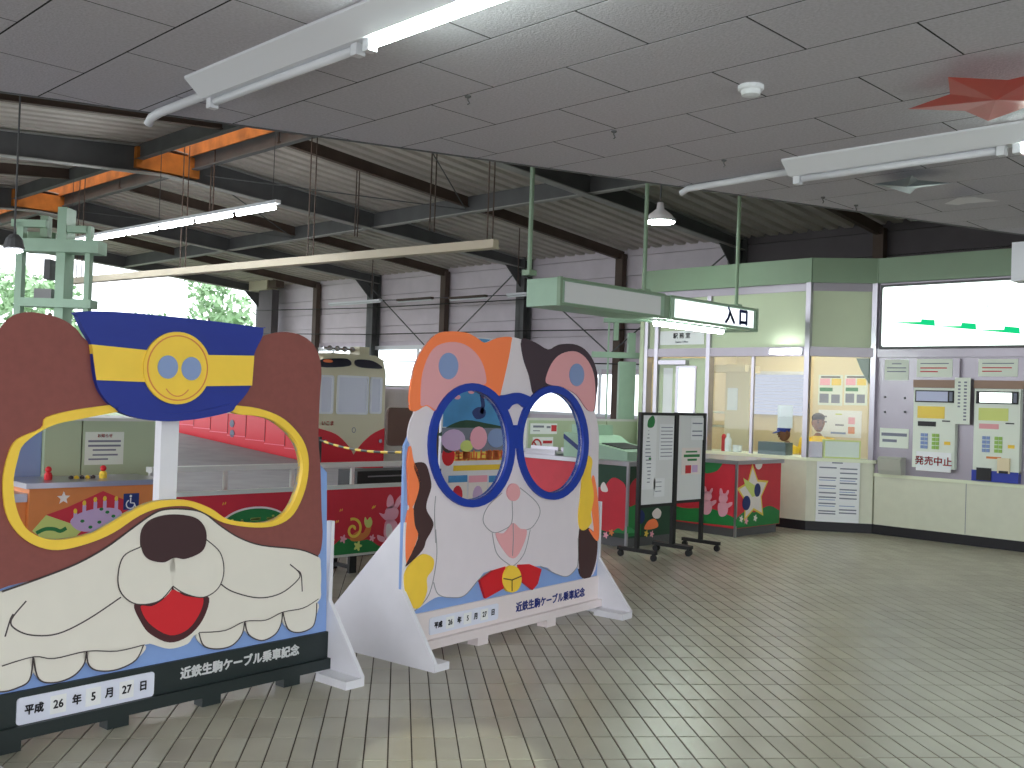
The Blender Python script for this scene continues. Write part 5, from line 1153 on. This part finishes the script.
T2 = ticket_machine(-4.415, -3.92, 'pale ticket machine with lit screen and blue base', True, True)
q0, q1 = OR.px(918, 470), OR.px(953.5, 453)
sheet('out_of_service_card', 'white card with red stop selling characters on the ticket machine', OR.off(.06), q0[0], q1[0], q0[1], q1[1], 'paper', texts=[('発売中止', .5, .5, .48, 'ink_red')])
q0, q1 = OR.px(956, 424), OR.px(973, 378)
sheet('notice', 'tall narrow notice with vertical writing between the two ticket machines', OR.off(.065), q0[0], q1[0], q0[1], q1[1], 'paper_green', rows=[(k, .6, .78, .035, 'ink_grey') for k in np.linspace(.1, .9, 12)]+[(k, .22, .38, .035, 'ink_grey') for k in np.linspace(.38, .9, 8)])
for (p, q, lab, rw) in (((883.5, 380), (908, 359.5), 'pale notice at the top of the steel bay left of the machines', [(.8, .3, .7, .05, 'ink_grey'), (.6, .1, .9, .05, 'ink_grey'), (.42, .1, .9, .05, 'ink_grey')]), ((917.5, 377), (953.5, 359), 'pale notice with red lines above the out of service machine', [(.75, .1, .9, .05, 'ink_grey'), (.5, .1, .85, .06, 'ink_red'), (.3, .1, .6, .06, 'ink_red')]), ((979, 376.5), (1019, 359), 'pale notice with red lines above the lit ticket machine', [(.75, .1, .9, .05, 'ink_grey'), (.5, .1, .85, .06, 'ink_red'), (.3, .1, .6, .06, 'ink_red')]), ((878.5, 447), (908, 429), 'pale yellow two line notice above the steel basin', [(.68, .06, .94, .16, 'ink_grey'), (.36, .1, .6, .14, 'ink_grey')])):
    a0_, b0_ = OR.px(*p); a1_, b1_ = OR.px(*q)
    sheet('notice', lab, OR.off(.022 if p[0] > 910 else -.028), a0_, a1_, b0_, b1_, 'paper_green', rw)
q0, q1 = OR.px(880, 472), OR.px(905, 448)
M('basin_steel', (186, 188, 178), .35, .2)
bs = thing('coin_basin', 'rounded steel basin in the bay left of the ticket machines', 'basin', OR.at((q0[0]+q1[0])/2, .75))
pr_ = [(0, .75), (.11, .75), (.13, .8), (.16, .93), (.12, .96), (0, .96)]
MB().prism([OR.at(q0[0]+.02, b, a-.03) for a, b in pr_], OR.X*(q1[0]-q0[0]-.02)).build('bowl', 'basin_steel', bs)
for x, y in ((884, 397), (904, 398), (884, 412), (904, 412)):
    q = OR.px(x, y); MB().lathe(OR.at(q[0], q[1], -.02), [(.012, -.012), (.012, .012)], 8).build('screw', 'steel_dark', office)
v3 = MB(); 

# ------------------------------------------------------------------ the two people in the office
def person(lab, loc, rz, skin, shirt, head_tilt=(0, 0), cap=None, lean=0, size=1):
    R_ = Matrix.Translation(loc) @ Matrix.Rotation(rz, 4, 'Z') @ Matrix.Scale(size, 4)
    t = thing('person', lab, 'person', loc, rz)
    J = [(0, 0, .52), (0, lean*.3, .75), (0, lean*.7, .98), (0, lean*.9, 1.12), (0, lean+.01, 1.19)]; R = [(.15, .12), (.14, .1), (.15, .1), (.055, .055), (.05, .05)]; Eg = [(0, 1), (1, 2), (2, 3), (3, 4)]
    for s_ in (-1, 1):
        b = len(J); J += [(s_*.18, lean*.75, 1.06), (s_*.25, lean*.75+.08, .83), (s_*.14, lean*.75+.32, .93), (s_*.11, lean*.75+.41, .935)]; R += [(.06, .06), (.042, .042), (.03, .03), (.035, .02)]; Eg += [(2, b), (b, b+1), (b+1, b+2), (b+2, b+3)]
        for k in range(4):
            c = len(J); xo = s_*(.11+.024*(k-1.5)); L_ = (.07, .085, .08, .06)[k]; J += [(xo, lean*.75+.45, .935), (xo, lean*.75+.45+L_, .922)]; R += [(.009, .009), (.007, .007)]; Eg += [(b+3, c), (c, c+1)]
        c = len(J); J += [(s_*.06, lean*.75+.42, .93), (s_*.04, lean*.75+.47, .925)]; R += [(.011, .011), (.008, .008)]; Eg += [(b+3, c), (c, c+1)]
        b = len(J); J += [(s_*.1, .05, .5), (s_*.13, .45, .5), (s_*.13, .42, .1), (s_*.13, .52, .04), (s_*.13, .62, .03)]; R += [(.09, .09), (.06, .06), (.045, .045), (.04, .035), (.035, .025)]; Eg += [(0, b), (b, b+1), (b+1, b+2), (b+2, b+3), (b+3, b+4)]
    me = bpy.data.meshes.new('body'); me.from_pydata(J, Eg, []); o = bpy.data.objects.new('tmp', me); COL.objects.link(o)
    md = o.modifiers.new('s', 'SKIN'); md.use_smooth_shade = True
    for i, r in enumerate(R): me.skin_vertices[0].data[i].radius = r
    me.skin_vertices[0].data[0].use_root = True
    o.modifiers.new('d', 'SUBSURF').levels = 1
    bpy.context.view_layer.update(); ev = o.evaluated_get(bpy.context.evaluated_depsgraph_get()); em = ev.to_mesh()
    verts = [tuple(v.co) for v in em.vertices]; faces = [tuple(p.vertices) for p in em.polygons]; ev.to_mesh_clear(); bpy.data.objects.remove(o)
    T = Matrix.Translation((0, lean, 1.2)) @ Matrix.Rotation(head_tilt[0], 4, 'X') @ Matrix.Rotation(head_tilt[1], 4, 'Y')
    def loc_add(mb, sub, tr):
        mb.add([tuple(R_ @ tr @ Vector(v)) for v in sub.v], sub.f); return mb
    I = Matrix.Identity(4); bodyb = MB().add([tuple(R_ @ Vector(v)) for v in verts], faces)
    hd = MB().ball((0, .015, .12), (.078, .098, .125), 16, 12).ball((0, .03, .05), (.055, .075, .06), 12, 8)
    hd.add([(-.016, .105, .075), (.016, .105, .075), (0, .135, .08), (0, .105, .125)], [(0, 1, 2), (1, 3, 2), (3, 0, 2)])
    for s_ in (-1, 1): hd.ball((s_*.08, .0, .11), (.012, .022, .033), 8, 6)
    loc_add(bodyb, hd, T).build('body', skin, t, True)
    ey = MB()
    for s_ in (-1, 1): ey.ball((s_*.032, .105, .122), (.014, .009, .009), 8, 5).ball((s_*.032, .106, .15), (.02, .008, .006), 8, 5)
    loc_add(MB(), ey, T).build('eyes', 'hair', t); loc_add(MB(), MB().ball((0, .104, .048), (.028, .01, .007), 10, 5), T).build('mouth', 'mouth_dark', t)
    if cap:
        loc_add(MB(), MB().ball((0, -.005, .165), (.09, .11, .09), 16, 8), T).build('cap', cap, t, True); loc_add(MB(), MB().ball((0, .12, .165), (.075, .07, .012), 14, 6), T).build('cap_peak', cap, t)
    else:
        h = MB().ball((0, .0, .19), (.088, .112, .07), 16, 8).ball((0, -.05, .12), (.08, .07, .09), 12, 8); loc_add(MB(), h, T).build('hair', 'hair', t, True)
    sh = MB(); ring_n = 18; v = []; f = []
    pr2 = [(.48, .19, .15, 0), (.6, .19, .15, .1), (.8, .19, .14, .4), (.98, .205, .135, .7), (1.06, .19, .12, .78), (1.11, .11, .09, .85), (1.135, .066, .068, .9)]
    for z, a, b, k in pr2: v += [(a*math.cos(2*math.pi*i/ring_n), lean*k+b*math.sin(2*math.pi*i/ring_n), z) for i in range(ring_n)]
    for r in range(len(pr2)-1): f += [(r*ring_n+i, r*ring_n+(i+1) % ring_n, (r+1)*ring_n+(i+1) % ring_n, (r+1)*ring_n+i) for i in range(ring_n)]
    sh.add(v, f)
    for s_ in (-1, 1): sh.tube([(s_*.12, lean*.75, 1.06), (s_*.19, lean*.75, 1.055), (s_*.235, lean*.75+.04, .93), (s_*.25, lean*.75+.075, .85)], [.07, .075, .065, .06], 10)
    loc_add(MB(), sh, I).build('shirt', shirt, t, True)
    tr_ = MB()
    for s_ in (-1, 1): tr_.tube([(s_*.09, -.08, .5), (s_*.13, .45, .5), (s_*.13, .46, .42), (s_*.13, .43, .12)], [.11, .08, .07, .06], 10)
    loc_add(MB(), tr_, I).build('trousers', 'navy', t, True)
    return t
PM = CAM+ray(818, 430)*14.2/FPX
person('person in a yellow shirt seated behind the corner window', (float(PM[0]), float(PM[1]), 0), math.radians(135), 'skin', 'shirt_yellow')
person('person in a blue cap bent over the counter behind the glass', (12.5, 7.02, 0), math.radians(60), 'skin2', 'shirt_yellow', head_tilt=(-.35, .1), cap='cap_navy', lean=.1, size=.9)

# ------------------------------------------------------------------ unseen spotlight added behind the viewer to make a pool of light on the floor
T_ = on(452, 772, 'z', 0); S_ = np.array([.7, .9, 2.82])
spt = thing('added_spotlight', 'added unseen spotlight behind the viewer making a pool of light on the floor', 'spotlight', tuple(S_))
dv = (T_-S_)/np.linalg.norm(T_-S_)
MB().tube([S_-dv*.16, S_-dv*.02], [.045, .06], 14).build('can', 'white_metal', spt); MB().tube([S_-dv*.1, (S_[0], S_[1], CZ)], .012, 8).build('stem', 'white_metal', spt)
L_ = bpy.data.lights.new('spot_beam', 'SPOT'); L_.energy = 150; L_.spot_size = math.radians(11); L_.spot_blend = .12; L_.shadow_soft_size = .02; L_.color = (.92, 1, .82)
lo = bpy.data.objects.new('spot_beam', L_); COL.objects.link(lo); lo.parent = spt
lo.rotation_euler = Vector(tuple(dv)).to_track_quat('-Z', 'Y').to_euler()
